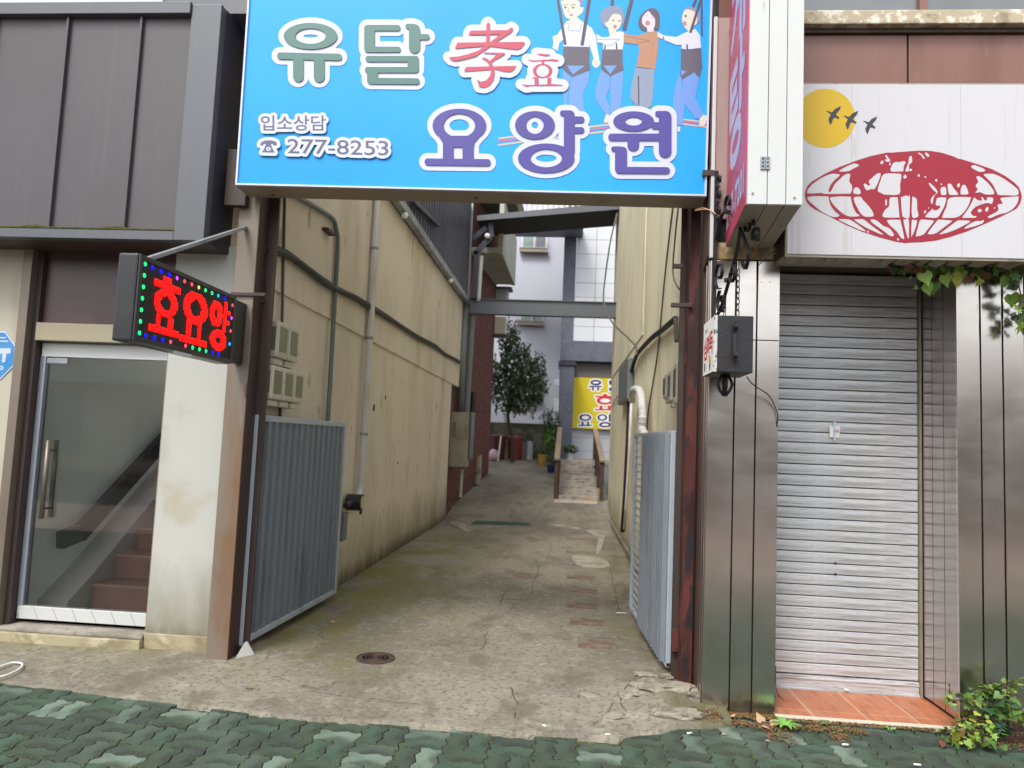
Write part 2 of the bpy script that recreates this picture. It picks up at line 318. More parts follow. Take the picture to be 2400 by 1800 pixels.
m_tree = mat('tree foliage', (.10, .155, .075), .6, rand=0, layers=[((.05, .085, .045), (2.2, 2.2, 2.2), 4, .42, .6, .7), ((.15, .22, .10), (4, 4, 4), 4, .56, .7, .6)])
m_bark = mat('bark', s2l(70, 60, 50), .9)
m_glass = mat('door glass', (.55, .62, .60), .02)
gb = m_glass.node_tree.nodes['Principled BSDF']; gb.inputs['Transmission Weight'].default_value = 1.0; gb.inputs['IOR'].default_value = 1.45
_t = m_glass.node_tree; _N = _t.nodes; _N.clear()
_o = _N.new('ShaderNodeOutputMaterial'); _mx = _N.new('ShaderNodeMixShader'); _tr = _N.new('ShaderNodeBsdfTransparent'); _gl = _N.new('ShaderNodeBsdfGlossy'); _fr = _N.new('ShaderNodeFresnel')
_tr.inputs[0].default_value = (.98, 1, .99, 1); _gl.inputs['Roughness'].default_value = .03; _fr.inputs[0].default_value = 1.5
_t.links.new(_fr.outputs[0], _mx.inputs[0]); _t.links.new(_tr.outputs[0], _mx.inputs[1]); _t.links.new(_gl.outputs[0], _mx.inputs[2]); _t.links.new(_mx.outputs[0], _o.inputs[0])

# ================================================================== GROUND
def hgt(x, y):
    """alley floor height: level to the drain mat, then climbing"""
    t = max(0., y-13.3)
    h = .128*t if t > .8 else .128*t*t/1.6+0*t
    if t > .8: h = .128*(t-.4)
    return min(h, 1.03)
def fn(x, y, s, o=0): return noise.noise(Vector((x*s, y*s, o)))
# wide ground under everything
g = bmesh.new(); z0 = -.16
prism(g, [(-150, -150, z0), (150, -150, z0), (150, 150, z0), (-150, 150, z0)], (0, 0, -.2))
tag(obj('ground', g, m_asph), kind='structure')
# alley concrete (front edge irregular, broken mound by the rusty column)
g = bmesh.new(); xs = [-5.2+.035*i for i in range(66)]+[-2.9+.03*i for i in range(132)]
NF = 20; ys = [0+i for i in range(NF)]+[4.6+.04*i for i in range(40)]; y = ys[-1]
while y < 24: y += .04*(1+(y-6)*.25); ys.append(y)
def front(x):
    e = 3.93+.03*fn(x, 0, 2.2)+.016*fn(x, 3, 9)
    if x < -1.3: e = 3.90+(-1.3-x)*.105+.02*fn(x, 0, 3)+.010*fn(x, 3, 9)
    if x > .35: e = 3.98+(x-.35)*.45+.05*fn(x, 0, 5)
    return e
def alley_h(x, y):
    h = hgt(x, y)+.006+.006*fn(x, y, 1.3)+.003*fn(x, y, 6, 2)
    m = math.exp(-(((x-.62)/.34)**2+((y-4.62)/.42)**2))*.075
    h += m*(1+.5*fn(x, y, 7, 5)+.35*fn(x, y, 17, 5))
    if x > -.25 and y < 4.75: h += .012*max(0, fn(x, y, 4.5, 9))*min(1, (x+.25)/.3)
    if x < -1.9 and y < 5.2: h += .018*min(1, (-1.9-x)/.25)*min(1, max(0, (y-front(x))/.25))+.005*fn(x, y, 9, 4)
    return h
V = {}
for j, yy in enumerate(ys):
    for i, xx in enumerate(xs):
        if xx > 1.02 or (xx < -2.6 and j >= NF and yy > 5): continue
        f_ = front(xx); y2 = f_+(4.6-f_)*yy/NF if j < NF else yy
        V[i, j] = g.verts.new((xx, y2, alley_h(xx, y2)))
        if j == 0: V[i, -1] = g.verts.new((xx, y2-.006, -.05))
for j in range(-1, len(ys)-1):
    for i in range(len(xs)-1):
        if (i+1, j+1) in V and (i, j+1) in V: g.faces.new((V[i, j], V[i+1, j], V[i+1, j+1], V[i, j+1]))
alley = tag(obj('alley_paving', g, m_conc, smooth=True), kind='structure')
# rough pieces of broken concrete near the right column
rocks = empty('broken_concrete', (.75, 4.4, 0), 'cracked lumps of broken grey concrete at the foot of the rusty red column', 'rubble')
random.seed(11)
def lump(cx, cy, cz, rx, ry, rz, sd):
    b = bmesh.new(); bmesh.ops.create_icosphere(b, subdivisions=3, radius=1)
    for v in b.verts:
        n = v.co.normalized(); k = 1+.4*noise.noise(n*1.7+Vector((sd, 0, 0)))+.28*noise.noise(n*4+Vector((0, sd, 0)))
        v.co = Vector((cx+n.x*k*rx, cy+n.y*k*ry, cz+max(-.6, min(.62, n.z))*k*rz))
    return b
for k, (px, py, rx, ry, rz) in enumerate([(1560, 1640, .20, .10, .05), (1630, 1650, .13, .09, .06), (1480, 1650, .10, .06, .028), (1580, 1690, .17, .07, .035), (1440, 1690, .10, .05, .022), (1650, 1600, .06, .08, .10), (1490, 1690, .08, .05, .03), (1400, 1640, .10, .05, .018), (1530, 1605, .12, .05, .022), (1350, 1690, .12, .05, .014)]):
    c = AZ(px, py, 0); obj('chunk', lump(c.x, c.y, alley_h(c.x, c.y)-.008, rx, ry, rz, k*3.1), m_rock, rocks)
# sidewalk of interlocking pavers, basket weave
sw = empty('sidewalk', (0, 3.5, 0), None, None, kind='structure')
bed = bmesh.new(); prism(bed, [(-9, -.1, -.022), (9, -.1, -.022), (9, 5.6, -.022), (-9, 5.6, -.022)], (0, 0, -.1))
obj('joint_bed', bed, m_soil, sw)
MOD = .1125
def paver_mesh():
    """2x1 modules, every module edge a zigzag shared by both neighbours"""
    def edge(a, b):
        a, b = Vector(a), Vector(b); d = b-a; n = Vector((-d.y, d.x))
        sgn = 1 if (abs(d.x) > abs(d.y)) == ((d.x+d.y) > 0) else -1
        if abs(d.y) > abs(d.x): sgn = 1 if d.y > 0 else 1
        am = .095
        return [a, a+d*.32+n*am*1, a+d*.68-n*am*1]
    P = []
    C = [(-1, -.5), (0, -.5), (1, -.5), (1, .5), (0, .5), (-1, .5)]
    for i in range(6): P += edge(C[i], C[(i+1) % 6])
    cen = Vector((0, 0)); out = []
    for i, p in enumerate(P):
        q = P[i-1]; r = P[(i+1) % len(P)]
        n1 = (p-q).normalized(); n2 = (r-p).normalized()
        nn = Vector((-(n1.y+n2.y), n1.x+n2.x)).normalized()
        out.append((p*MOD+nn*.0022, p*MOD+nn*.0052))
    b = bmesh.new(); top = [b.verts.new((v[1].x, v[1].y, 0)) for v in out]; mid = [b.verts.new((v[0].x, v[0].y, -.004)) for v in out]; bot = [b.verts.new((v[0].x, v[0].y, -.04)) for v in out]
    n = len(out); b.faces.new(top)
    for i in range(n):
        j = (i+1) % n
        b.faces.new((top[i], mid[i], mid[j], top[j])); b.faces.new((mid[i], bot[i], bot[j], mid[j]))
    bmesh.ops.recalc_face_normals(b, faces=b.faces[:]); bmesh.ops.triangulate(b, faces=[f for f in b.faces if len(f.verts) > 4])
    me = bpy.data.meshes.new('paver'); b.to_mesh(me); b.free(); me.materials.append(m_paver); return me
PM = paver_mesh()
cells = []
ROT = R_(-1.0)
for j in range(-17, 7):
    for i in range(-32, 27):
        u, v = i*2*MOD, j*2*MOD
        hor = (i+j) % 2 == 0
        for s in (-.5, .5):
            cu, cv = (u, v+s*MOD) if hor else (u+s*MOD, v)
            x = cu*math.cos(ROT)-cv*math.sin(ROT); y = 3.55+cu*math.sin(ROT)+cv*math.cos(ROT)
            lim = 4.14 if x < -2.6 else (4.62 if x > .95 else front(x)+.05)
            if x > 1.33: lim = 4.55
            if x > 2.45: lim = 4.75
            if y > lim or y < .0: continue
            d = Vector((x, y, 0))-CAM; q = d.dot(FW); px = 1200+FPX*d.dot(RT)/q; py = 900-FPX*d.dot(UP)/q
            inside = q > .5 and -70 < px < 2470 and py < 1860
            cells.append((0 if inside else 1, (Vector((x, y))-Vector((0, 3))).length, x, y, 0 if hor else 1))
cells.sort(); proto = None; rest = []
random.seed(5)
for k, (_, _, x, y, vert) in enumerate(cells):
    rx, ry = random.gauss(0, .006), random.gauss(0, .006); z = random.gauss(0, .0015)+.005*fn(x, y, 1.1, 4)-.006
    rz = ROT+(math.pi/2 if vert else 0)+random.gauss(0, .006)
    if k < 298:
        if proto is None:
            proto = bpy.data.objects.new('paver', PM); COL.objects.link(proto); proto.parent = sw; proto.matrix_parent_inverse = Matrix.Translation((0, -3.5, 0))
            proto.location = (x, y, z); proto.rotation_euler = (rx, ry, rz)
        else: copy_to(proto, sw, (x, y, z), (rx, ry, rz))
    else: rest.append((x, y, z, rx, ry, rz))
b = bmesh.new(); pb = bmesh.new(); pb.from_mesh(PM)
for x, y, z, rx, ry, rz in rest:
    n0 = len(b.verts); b.from_mesh(PM); b.verts.ensure_lookup_table()
    M_ = Matrix.Translation((x, y, z)) @ Matrix.Rotation(rz, 4, 'Z')
    for v in b.verts[n0:]: v.co = M_ @ v.co
pb.free()
tag(obj('outer_pavers', b, m_paver, sw, norm=False), kind='stuff')
# kerb, road, opposite side of the street (they show in the steel and the glass)
g = bmesh.new()
for i in range(18): box(g, -9+i, -8.008+i, -.32, -.11, -.16, 0, bev=.012)
kb = tag(obj('kerb', g, m_cement), kind='structure')
g = B(-60, 60, -3.8, -.33, -.13, -.05); tag(obj('cycle_path', g, mat('red brown path coating', s2l(158, 136, 128), .8)), kind='structure')
g = B(-60, 60, -10.4, -3.81, -.155, -.15); tag(obj('road', g, m_asph), kind='structure')
g = B(-60, 60, -12.6, -10.4, -.15, -.02); tag(obj('opposite_pavement', g, m_cement), kind='structure')
opp = empty('shop_building', (0, -12.6, 0), 'long pale and reddish single storey shop building across the street behind the camera', 'building')
obj('wall', B(-28, 28, -20, -12.6, 0, 4.6), mat('opposite wall', s2l(206, 190, 178), .8, layers=[(s2l(170, 150, 138), (.3, .3, .3), 3, .45, .65, .6)]), opp)
pw = obj('window', B(-2.2, 0, -12.62, -12.55, .5, 2.6), m_glassgrey, opp)
for k, xx in enumerate(range(-24, 26, 4)):
    copy_to(pw, opp, (xx, 0, 0))
obj('awning', B(-26, 26, -12.55, -11.9, 2.9, 3.4), m_alu, opp)

# bricks let into the alley floor
for (px, py, wd) in [(1362, 1265, 70), (1362, 1297, 72), (1366, 1325, 50), (1362, 1355, 66), (1368, 1386, 66), (1364, 1421, 72), (1377, 1459, 80), (1398, 1513, 86), (1225, 1350, 40), (1358, 1240, 50)]:
    c = AZ(px, py, .0); wx = wd/FPX*c.y
    o = obj('brick', B(-.5*wx, .5*wx, -.125, .125, -.03, .002, bev=.012), m_brick)
    o.parent = alley; o.location = (c.x, c.y, alley_h(c.x, c.y)+.002); o.rotation_euler = (0, 0, random.uniform(-.03, .03))
def patch(name, pts, m, parent, h=.008, top=None):
    b = bmesh.new(); P = []
    for px, py in pts:
        c = AZ(px, py, 0)
        for _ in range(3 if c.y > 13 else 0): c = AZ(px, py, alley_h(c.x, c.y))
        P.append(c)
    Q = []
    for i in range(len(P)):
        p0, p1, p2, p3 = [P[(i+j) % len(P)] for j in (-1, 0, 1, 2)]
        for t in (0, .25, .5, .75):
            q = .5*((2*p1)+(p2-p0)*t+(2*p0-5*p1+4*p2-p3)*t*t+(3*p1-p0-3*p2+p3)*t**3); a_ = .012*min(1, (p2-p1).length*6)
            Q.append(q+Vector((a_*fn(q.x, q.y, 22), a_*fn(q.x, q.y, 22, 7), 0)))
    P = Q if name != 'rubber_mat' else P
    n = len(P); cen = sum(P, Vector())/n
    vo = [b.verts.new((p.x, p.y, alley_h(p.x, p.y)-.01)) for p in P]; vi = [b.verts.new((cen.x+(p.x-cen.x)*.93, cen.y+(p.y-cen.y)*.93, alley_h(p.x, p.y)+h)) for p in P]
    vc = b.verts.new((cen.x, cen.y, alley_h(cen.x, cen.y)+h+.002))
    for i in range(n): j = (i+1) % n; b.faces.new((vo[i], vo[j], vi[j], vi[i])); b.faces.new((vi[i], vi[j], vc))
    return obj(name, b, m, parent)
patch('cement_patch', [(1340, 1303), (1375, 1305), (1420, 1315), (1430, 1328), (1395, 1334), (1350, 1325)], m_cement, alley)
patch('cement_patch', [(1285, 1220), (1345, 1212), (1395, 1210), (1420, 1215), (1432, 1250), (1405, 1262), (1375, 1245), (1345, 1232), (1300, 1228)], m_cement, alley)
patch('cement_patch', [(1400, 1180), (1412, 1182), (1420, 1205), (1408, 1206)], m_cement, alley)
patch('concrete_patch', [(1055, 1192), (1090, 1180), (1110, 1184), (1085, 1196), (1070, 1203)], m_cement, alley, .02)
patch('slab_patch', [(1210, 1655), (1330, 1648), (1440, 1662), (1395, 1708), (1340, 1716), (1225, 1695)], m_conc, alley, .014)
tag(patch('rubber_mat', [(1112, 1213), (1240, 1220), (1247, 1232), (1100, 1229)], m_greenmat, None, .02), 'dark green rubber strip mat laid across the alley floor', 'mat')
c = AZ(880, 1546, 0)
mh = empty('manhole_cover', (c.x, c.y, 0), 'small round rusty iron manhole cover in the alley concrete', 'manhole cover')
zc = alley_h(c.x, c.y)
obj('ring', lathe(bmesh.new(), [(.135, -.02), (.135, .006), (.125, .009), (.125, -.02)], (c.x, c.y, zc), 36), m_iron2, mh)
b = bmesh.new(); lathe(b, [(.122, -.02), (.122, .004), (.118, .007), (0.01, .0075)], (c.x, c.y, zc), 36)
for r_ in (.1, .075, .05, .025): lathe(b, [(r_, .0076), (r_-.004, .0105), (r_-.009, .0105), (r_-.012, .0076)], (c.x, c.y, zc), 28)
obj('lid', b, m_iron2, mh)
# traced long cracks, cut as thin dark trenches with raised lips
def crack(pts, wd):
    wd = wd*.7
    b = bmesh.new(); P = smooth_path([AZ(px, py, 0) for px, py in pts], 5); prev = None
    for i, p in enumerate(P):
        q = P[min(i+1, len(P)-1)]-P[max(i-1, 0)]; q.z = 0; n = Vector((-q.y, q.x, 0)).normalized()
        ww = wd*(.35+.65*abs(math.sin(i*1.3)))*(1 if 0 < i < len(P)-1 else .15); j = random.uniform(-.006, .006)
        a = p+n*(ww+j); c = p-n*(ww-j); z = alley_h(p.x, p.y)+.0025
        cur = (b.verts.new((a.x, a.y, z)), b.verts.new((c.x, c.y, z)))
        if prev: b.faces.new((prev[0], cur[0], cur[1], prev[1]))
        prev = cur
    return obj('crack', b, mat('earthy crack', (.055, .046, .032), .95), alley)
for pts, wd in [([(1255, 1310), (1262, 1340), (1248, 1370), (1245, 1395), (1205, 1420), (1198, 1432)], .006), ([(1190, 1385), (1178, 1400), (1172, 1420)], .007),
                ([(1145, 1480), (1136, 1495), (1138, 1510), (1125, 1528)], .006), ([(1195, 1610), (1205, 1640), (1215, 1655), (1205, 1690)], .006), ([(1210, 1655), (1290, 1650), (1345, 1652), (1400, 1655)], .005),
                ([(1430, 1330), (1438, 1370), (1448, 1420), (1452, 1440)], .006), ([(1360, 1625), (1355, 1645), (1340, 1650)], .005), ([(1260, 1250), (1290, 1275), (1280, 1310), (1262, 1335)], .005),
                ([(1475, 1690), (1455, 1660), (1470, 1630), (1500, 1612), (1560, 1615), (1590, 1600)], .006), ([(700, 1620), (850, 1640), (1000, 1655)], .003)]:
    crack(pts, wd)

# ================================================================== LEFT BUILDING
lb = empty('left_building', (-2.25, 4.9, 0), 'cream rendered building with dark cladding and a glass street door, left of the alley', 'building')
WX = -2.25
# alley side wall, in two courses (upper stands 3 cm proud), street wall pieces
def wall_noise(b, am=.004):
    for v in b.verts: v.co.x += am*noise.noise(v.co*1.7)
b = bmesh.new(); box(b, -2.5, WX, 4.93, 13.65, -.1, 2.62); obj('alley_wall', b, m_beigewall, lb)
b = bmesh.new(); prism(b, [(-2.5, 4.93, 2.62), (WX+.02, 4.93, 2.62), (WX+.02, 14.6, 2.62), (-2.5, 14.6, 2.62)], (0, 0, 1.78)); obj('alley_wall_upper', b, m_beigewall, lb)
obj('street_wall', B(-2.46, -2.27, 4.85, 5.0, 2.4, 5.3), mat('stained beige column', s2l(190, 172, 140), .85, layers=[(s2l(140, 112, 76), (9, 9, .8), 7, .5, .68, .7), (s2l(214, 202, 172), (4, 4, .6), 6, .55, .7, .5)]), lb)
obj('pillar', B(-2.845, -2.40, 4.83, 5.05, -.05, 2.86, bev=.006), m_pillar, lb)
obj('pillar_base', B(-2.85, -2.395, 4.822, 4.9, -.05, .13, bev=.006), m_sill, lb)
obj('street_wall', B(-5.6, -3.985, 4.83, 5.05, -.05, 2.86), mat('pale cream render', s2l(180, 176, 160), .8, layers=[(s2l(150, 138, 112), (2.5, 2.5, .6), 6, .5, .68, .6)], bump=((30, 30, 30), .2, .004)), lb)
obj('sill', B(-5.6, -2.852, 4.78, 5.1, -.06, .085, bev=.008), m_sill, lb)
obj('sill_top', B(-5.6, -2.852, 4.80, 5.1, .086, .115, bev=.01), m_apron, lb)
# upper cladding box
ov = obj('cladding_box', B(-6.4, -2.47, 4.53, 5.0, 2.84, 4.42), m_clad, lb)
seams = [AY(x, 270, 4.52).x for x in (145, 318, 437)]; seams = [seams[0]-(seams[1]-seams[0])*k for k in (4, 3, 2, 1)]+seams
for i in range(len(seams)-1):
    obj('panel', B(seams[i]+.006, seams[i+1]-.006, 4.515, 4.545, 2.862, 4.385, bev=.004), m_clad, ov)
for x in seams[:-1]: obj('seam_rib', B(x-.009, x+.009, 4.488, 4.53, 2.862, 4.385, bev=.004), m_clad, ov)
obj('corner_frame', B(seams[-1], -2.46, 4.48, 4.55, 2.80, 4.46, bev=.005), m_cladfr, ov)
obj('bottom_frame', B(-6.4, seams[-1]-.002, 4.482, 4.56, 2.80, 2.865, bev=.004), m_cladfr, ov)
b = bmesh.new()
for i in range(260):
    x = -6.4+i*(seams[-1]+6.4)/260; h = .006+.02*max(0, fn(x, 0, 5))+.006*random.random()
    box(b, x, x+.02, 4.478, 4.516, 2.866, 2.866+h)
obj('moss_line', b, m_moss, ov)
obj('top_frame', B(-6.4, seams[-1]-.002, 4.46, 4.56, 4.385, 4.47, bev=.004), m_cladfr, ov)
obj('side_face', B(-2.468, -2.456, 4.55, 5.0, 2.80, 4.46), m_darkmetal, ov)
obj('soffit', B(-6.4, -2.47, 4.56, 5.0, 2.80, 2.83), m_browndk, ov)
obj('upper_wall', B(-6.4, -2.27, 4.62, 5.2, 4.48, 5.3), m_cladfr, lb)
# street door
dr = obj('door', B(-3.86, -2.875, 4.93, 4.942, .19, 2.02), m_glass, lb)
obj('bottom_rail', B(-3.865, -2.87, 4.915, 4.96, .145, .235, bev=.004), m_alu, dr)
for k in range(7):
    x = -3.865+.145*k; bb = bmesh.new(); prism(bb, [(x+.02, 4.9148, .147), (x+.024, 4.9148, .147), (x-.022, 4.9148, .233), (x-.026, 4.9148, .233)], (0, -.0006, 0)); obj('rail_reflection', bb, m_frame, dr)  # diagonal reflections in the rail, drawn as thin coloured strips
obj('top_rail', B(-3.865, -2.87, 4.915, 4.96, 2.03, 2.13, bev=.004), m_alu, dr)
obj('edge_stile', B(-3.872, -3.83, 4.918, 4.955, .235, 2.03, bev=.004), mat('bright door edge', s2l(176, 184, 198), .3, .5), dr)
for dy in (-.055, .03):
    hb = bmesh.new(); hx = -3.72
    tube(hb, [(hx, 4.935+dy, .86), (hx, 4.935+dy, 1.42)], .016, 12)
    tube(hb, [(hx, 4.935+dy, .93), (hx, 4.935, .93)], .008, 8); tube(hb, [(hx, 4.935+dy, 1.35), (hx, 4.935, 1.35)], .008, 8)
    obj('handle', hb, mat('dull grey brown handle', s2l(120, 112, 102), .4, .5), dr, smooth=True)
obj('door_closer', B(-3.82, -3.66, 4.915, 4.93, 1.98, 2.02, bev=.004), m_galv, dr)
obj('frame_jamb', B(-3.985, -3.915, 4.80, 5.02, .115, 2.84, bev=.004), mat('tan door frame', s2l(126, 116, 104), .45, .3, layers=[(s2l(104, 94, 82), (4, 4, .8), 5, .5, .7, .6)]), lb)
obj('frame_jamb', B(-3.912, -3.874, 4.86, 5.02, .115, 2.84), m_rustdk, lb)
obj('frame_jamb', B(-2.868, -2.846, 4.86, 5.02, .115, 2.2), m_frame, lb)
obj('transom_bar', B(-3.87, -2.85, 4.84, 5.0, 2.14, 2.27, bev=.004), mat('khaki transom', s2l(158, 150, 126), .5, .1), lb)
obj('transom_panel', B(-3.87, -2.85, 4.90, 4.96, 2.27, 2.86), mat('maroon transom panel', s2l(88, 68, 68), .3, layers=[(s2l(70, 54, 54), (1.5, 1.5, 1), 4, .45, .65, .6)]), lb)
# stairwell behind the glass, left roofless with low walls to let sky light in
pale = mat('stairwell wall', s2l(226, 232, 226), .7)
stm = mat('maroon stair tile', s2l(150, 108, 102), .4, layers=[(s2l(118, 82, 78), (3, 3, 3), 6, .45, .65, .6)])
b = bmesh.new(); box(b, -4.05, -3.90, 5.06, 10.2, -.05, 3.4); box(b, -2.84, -2.7, 5.06, 10.2, -.05, 2.7); box(b, -4.05, -2.7, 10.2, 10.3, -.05, 3.2)
box(b, -4.05, -2.7, 4.97, 5.9, -.05, .115); obj('stairwell_walls', b, pale, lb)
for k in range(14):
    z = .115+.185*(k+1); yy = 5.42+.27*k
    st = obj('stair', B(-3.66, -2.84, yy, yy+.28, z-.185, z, bev=.003), stm, lb)
    obj('nosing', B(-3.66, -2.84, yy-.010, yy+.03, z-.012, z+.003), mat('stair nosing', s2l(176, 134, 118), .4), st)
b = bmesh.new(); prism(b, [(-3.897, 5.14, .115), (-3.897, 5.16, .22), (-3.897, 5.42, .38), (-3.897, 9.2, 2.97), (-3.897, 9.2, 2.2), (-3.897, 5.8, .115)], (.235, 0, 0)); obj('stair_stringer', b, mat('grey stair plinth', s2l(172, 162, 160), .6), lb)
b = bmesh.new(); bar(b, (-3.80, 5.20, .66), (-3.80, 5.42, .69), .06, .13); bar(b, (-3.80, 5.41, .68), (-3.80, 9.2, 3.28), .06, .14); obj('handrail', b, m_iron, lb)
# window strip that closes the very top left
obj('window_sill', B(-6.4, -2.9, 4.50, 4.64, 4.482, 4.53, bev=.004), m_alu, lb)

# octagon sticker sign
o8 = empty('octagon_sign', (-4.08, 4.825, 1.9), 'blue octagonal security sticker sign on the cream wall beside the glass door', 'sign')
c8 = AY(-12, 832, 4.825)
def octo(r, y, th=.004):
    b = bmesh.new(); prism(b, [(c8.x+r*math.cos(R_(22.5+45*k)), y, c8.z+r*1.12*math.sin(R_(22.5+45*k))) for k in range(8)], (0, th, 0)); return b
obj('border', octo(.168, 4.823), m_halo, o8); obj('plate', octo(.158, 4.8215), mat('octagon blue', s2l(44, 130, 190), .35, layers=[(s2l(90, 150, 205), (5, 5, 5), 3, .45, .65, .5)]), o8)
# ================================================================== flat print helpers
class Print:
    """flat shapes printed on a surface; f(px, py, lift) gives the place on that surface"""
    def __init__(s, f, parent, lift0=.0012): s.f = f; s.parent = parent; s.z = lift0; s.bms = {}; s.sfx = ''; s.auto = False; s.n = 0
    def _b(s, key):
        if s.auto: s.n += 1; key = '%s#%d' % (key, s.n)
        elif s.sfx: key = key+'#'+s.sfx
        if key not in s.bms: s.bms[key] = bmesh.new()
        s.z += 2.5e-5; return s.bms[key]
    def fill(s, key, pts, holes=()):
        b = s._b(key); loops = [[Vector((p[0], p[1], 0)) for p in pts]]+[[Vector((p[0], p[1], 0)) for p in h] for h in holes]
        allv = [p for l in loops for p in l]; tri = tessellate_polygon(loops)
        vs = [b.verts.new(s.f(p.x, p.y, s.z)) for p in allv]
        for t in tri:
            try: b.faces.new([vs[i] for i in t])
            except ValueError: pass
    def ring(s, key, cx, cy, rx, ry, ix=0, iy=0, n=40, rot=0):
        o = [(cx+rx*math.cos(2*math.pi*k/n), cy+ry*math.sin(2*math.pi*k/n)) for k in range(n)]
        if not ix: return s.fill(key, o)
        b = s._b(key)
        i_ = [(cx+ix*math.cos(2*math.pi*k/n), cy+iy*math.sin(2*math.pi*k/n)) for k in range(n)]
        vo = [b.verts.new(s.f(x, y, s.z)) for x, y in o]; vi = [b.verts.new(s.f(x, y, s.z)) for x, y in i_]
        for k in range(n): b.faces.new((vo[k], vo[(k+1) % n], vi[(k+1) % n], vi[k]))
    def rr(s, key, x0, y0, x1, y1, r, sk=0):
        r = min(r, (x1-x0)/2, (y1-y0)/2); pts = []
        for cx, cy, a in ((x1-r, y1-r, 0), (x0+r, y1-r, 90), (x0+r, y0+r, 180), (x1-r, y0+r, 270)):
            for k in range(6):
                t = R_(a+18*k); pts.append((cx+r*math.cos(t), cy+r*math.sin(t)))
        s.fill(key, [(x, y+sk*(x-(x0+x1)/2)) for x, y in pts])
    def stroke(s, key, pts, w):
        for i in range(len(pts)-1):
            a, b_ = Vector(pts[i]), Vector(pts[i+1]); d = (b_-a)
            if d.length < 1e-6: continue
            n = Vector((-d.y, d.x)).normalized()*w/2; s.fill(key, [a+n, b_+n, b_-n, a-n])
        for p in pts: s.ring(key, p[0], p[1], w/2, w/2, n=12)
    def halo(s, key, pts, r):
        s.fill(key, pts); s.stroke(key, list(pts)+[pts[0]], 2*r)
    def line(s, key, pts, w):
        b = s._b(key)
        for i in range(len(pts)-1):
            a, b_ = Vector(pts[i]), Vector(pts[i+1]); n = Vector((-(b_-a).y, (b_-a).x)).normalized()*w/2
            b.faces.new([b.verts.new(s.f(q.x, q.y, s.z)) for q in (a+n, b_+n, b_-n, a-n)])
    def done(s, names, mats):
        out = {}
        for k, b in s.bms.items():
            k0 = k.split('#')[0]; o = obj(names.get(k0, 'print'), b, mats[k0], s.parent, norm=False); out[k] = o
        return out
def smooth2(pts, n=4):
    N = len(pts); out = []
    for i in range(N):
        a, b, c, d = [Vector(pts[(i+j) % N]) for j in (-1, 0, 1, 2)]
        for k in range(n):
            t = k/n; out.append(.5*((2*b)+(c-a)*t+(2*a-5*b+4*c-d)*t*t+(3*b-a-3*c+d)*t**3))
    return out
def glyphs(text):
    """outline loops and triangles of a text line, in units of the type size"""
    cu = bpy.data.curves.new('t', 'FONT'); cu.body = text; cu.resolution_u = 3
    o = bpy.data.objects.new('t', cu); COL.objects.link(o); bpy.context.view_layer.update()
    me = o.evaluated_get(bpy.context.evaluated_depsgraph_get()).to_mesh()
    vs = [(v.co.x, v.co.y) for v in me.vertices]; fs = [tuple(p.vertices) for p in me.polygons]
    cnt = {}
    for f in fs:
        for i in range(len(f)):
            e = tuple(sorted((f[i], f[(i+1) % len(f)]))); cnt[e] = cnt.get(e, 0)+1
    ed = [e for e, c in cnt.items() if c == 1]
    bpy.data.objects.remove(o); bpy.data.curves.remove(cu)
    x0 = min(v[0] for v in vs); x1 = max(v[0] for v in vs); y0 = min(v[1] for v in vs); y1 = max(v[1] for v in vs)
    return [((v[0]-x0)/(x1-x0), (v[1]-y0)/(y1-y0)) for v in vs], fs, ed
def put_text(P, key, text, x0, y0, x1, y1, bold=0, halo=None, hr=0, sk=0, fmap=None):
    """text fitted to the box (y down), optional halo behind it"""
    vs, fs, ed = glyphs(text)
    q = [(x0+u*(x1-x0), y1-v*(y1-y0)+sk*(u-.5)*(x1-x0)) for u, v in vs]
    if fmap: q = [fmap(u, v) for u, v in vs]
    if halo:
        b = P._b(halo)
        for a, c in ed: _cap(P, b, q[a], q[c], hr)
        for f in fs: b.faces.new([b.verts.new(P.f(*q[i], P.z)) for i in f])
    b = P._b(key)
    for f in fs: b.faces.new([b.verts.new(P.f(*q[i], P.z)) for i in f])
    if bold:
        for a, c in ed: _cap(P, b, q[a], q[c], bold)
def _cap(P, b, a, c, r):
    a, c = Vector(a), Vector(c); d = c-a
    if d.length < 1e-9: return
    t = math.atan2(d.y, d.x); P.z += 2e-6; pts = []
    for k in range(5): an = t+math.pi/2+math.pi*k/4; pts.append(a+Vector((math.cos(an), math.sin(an)))*r)
    for k in range(5): an = t-math.pi/2+math.pi*k/4; pts.append(c+Vector((math.cos(an), math.sin(an)))*r)
    b.faces.new([b.verts.new(P.f(p.x, p.y, P.z)) for p in pts])

# octagon lettering
P = Print(lambda x, y, l: AY(x, y, 4.8215-l), o8, .0008)
P.fill('w', [(-22, 816), (25, 816), (25, 828), (15, 829), (12, 848), (4, 850), (6, 829), (-2, 829), (-6, 846), (-14, 846), (-11, 829), (-22, 829)])
P.rr('w', -40, 798, 20, 801, 1.5); P.rr('w', -30, 790, 14, 793, 1.5)
P.ring('w', 3, 862, 5, 5, 2.5, 2.5, 16); P.rr('w', -30, 858, -4, 866, 2)
P.done({'w': 'lettering'}, {'w': m_halo})

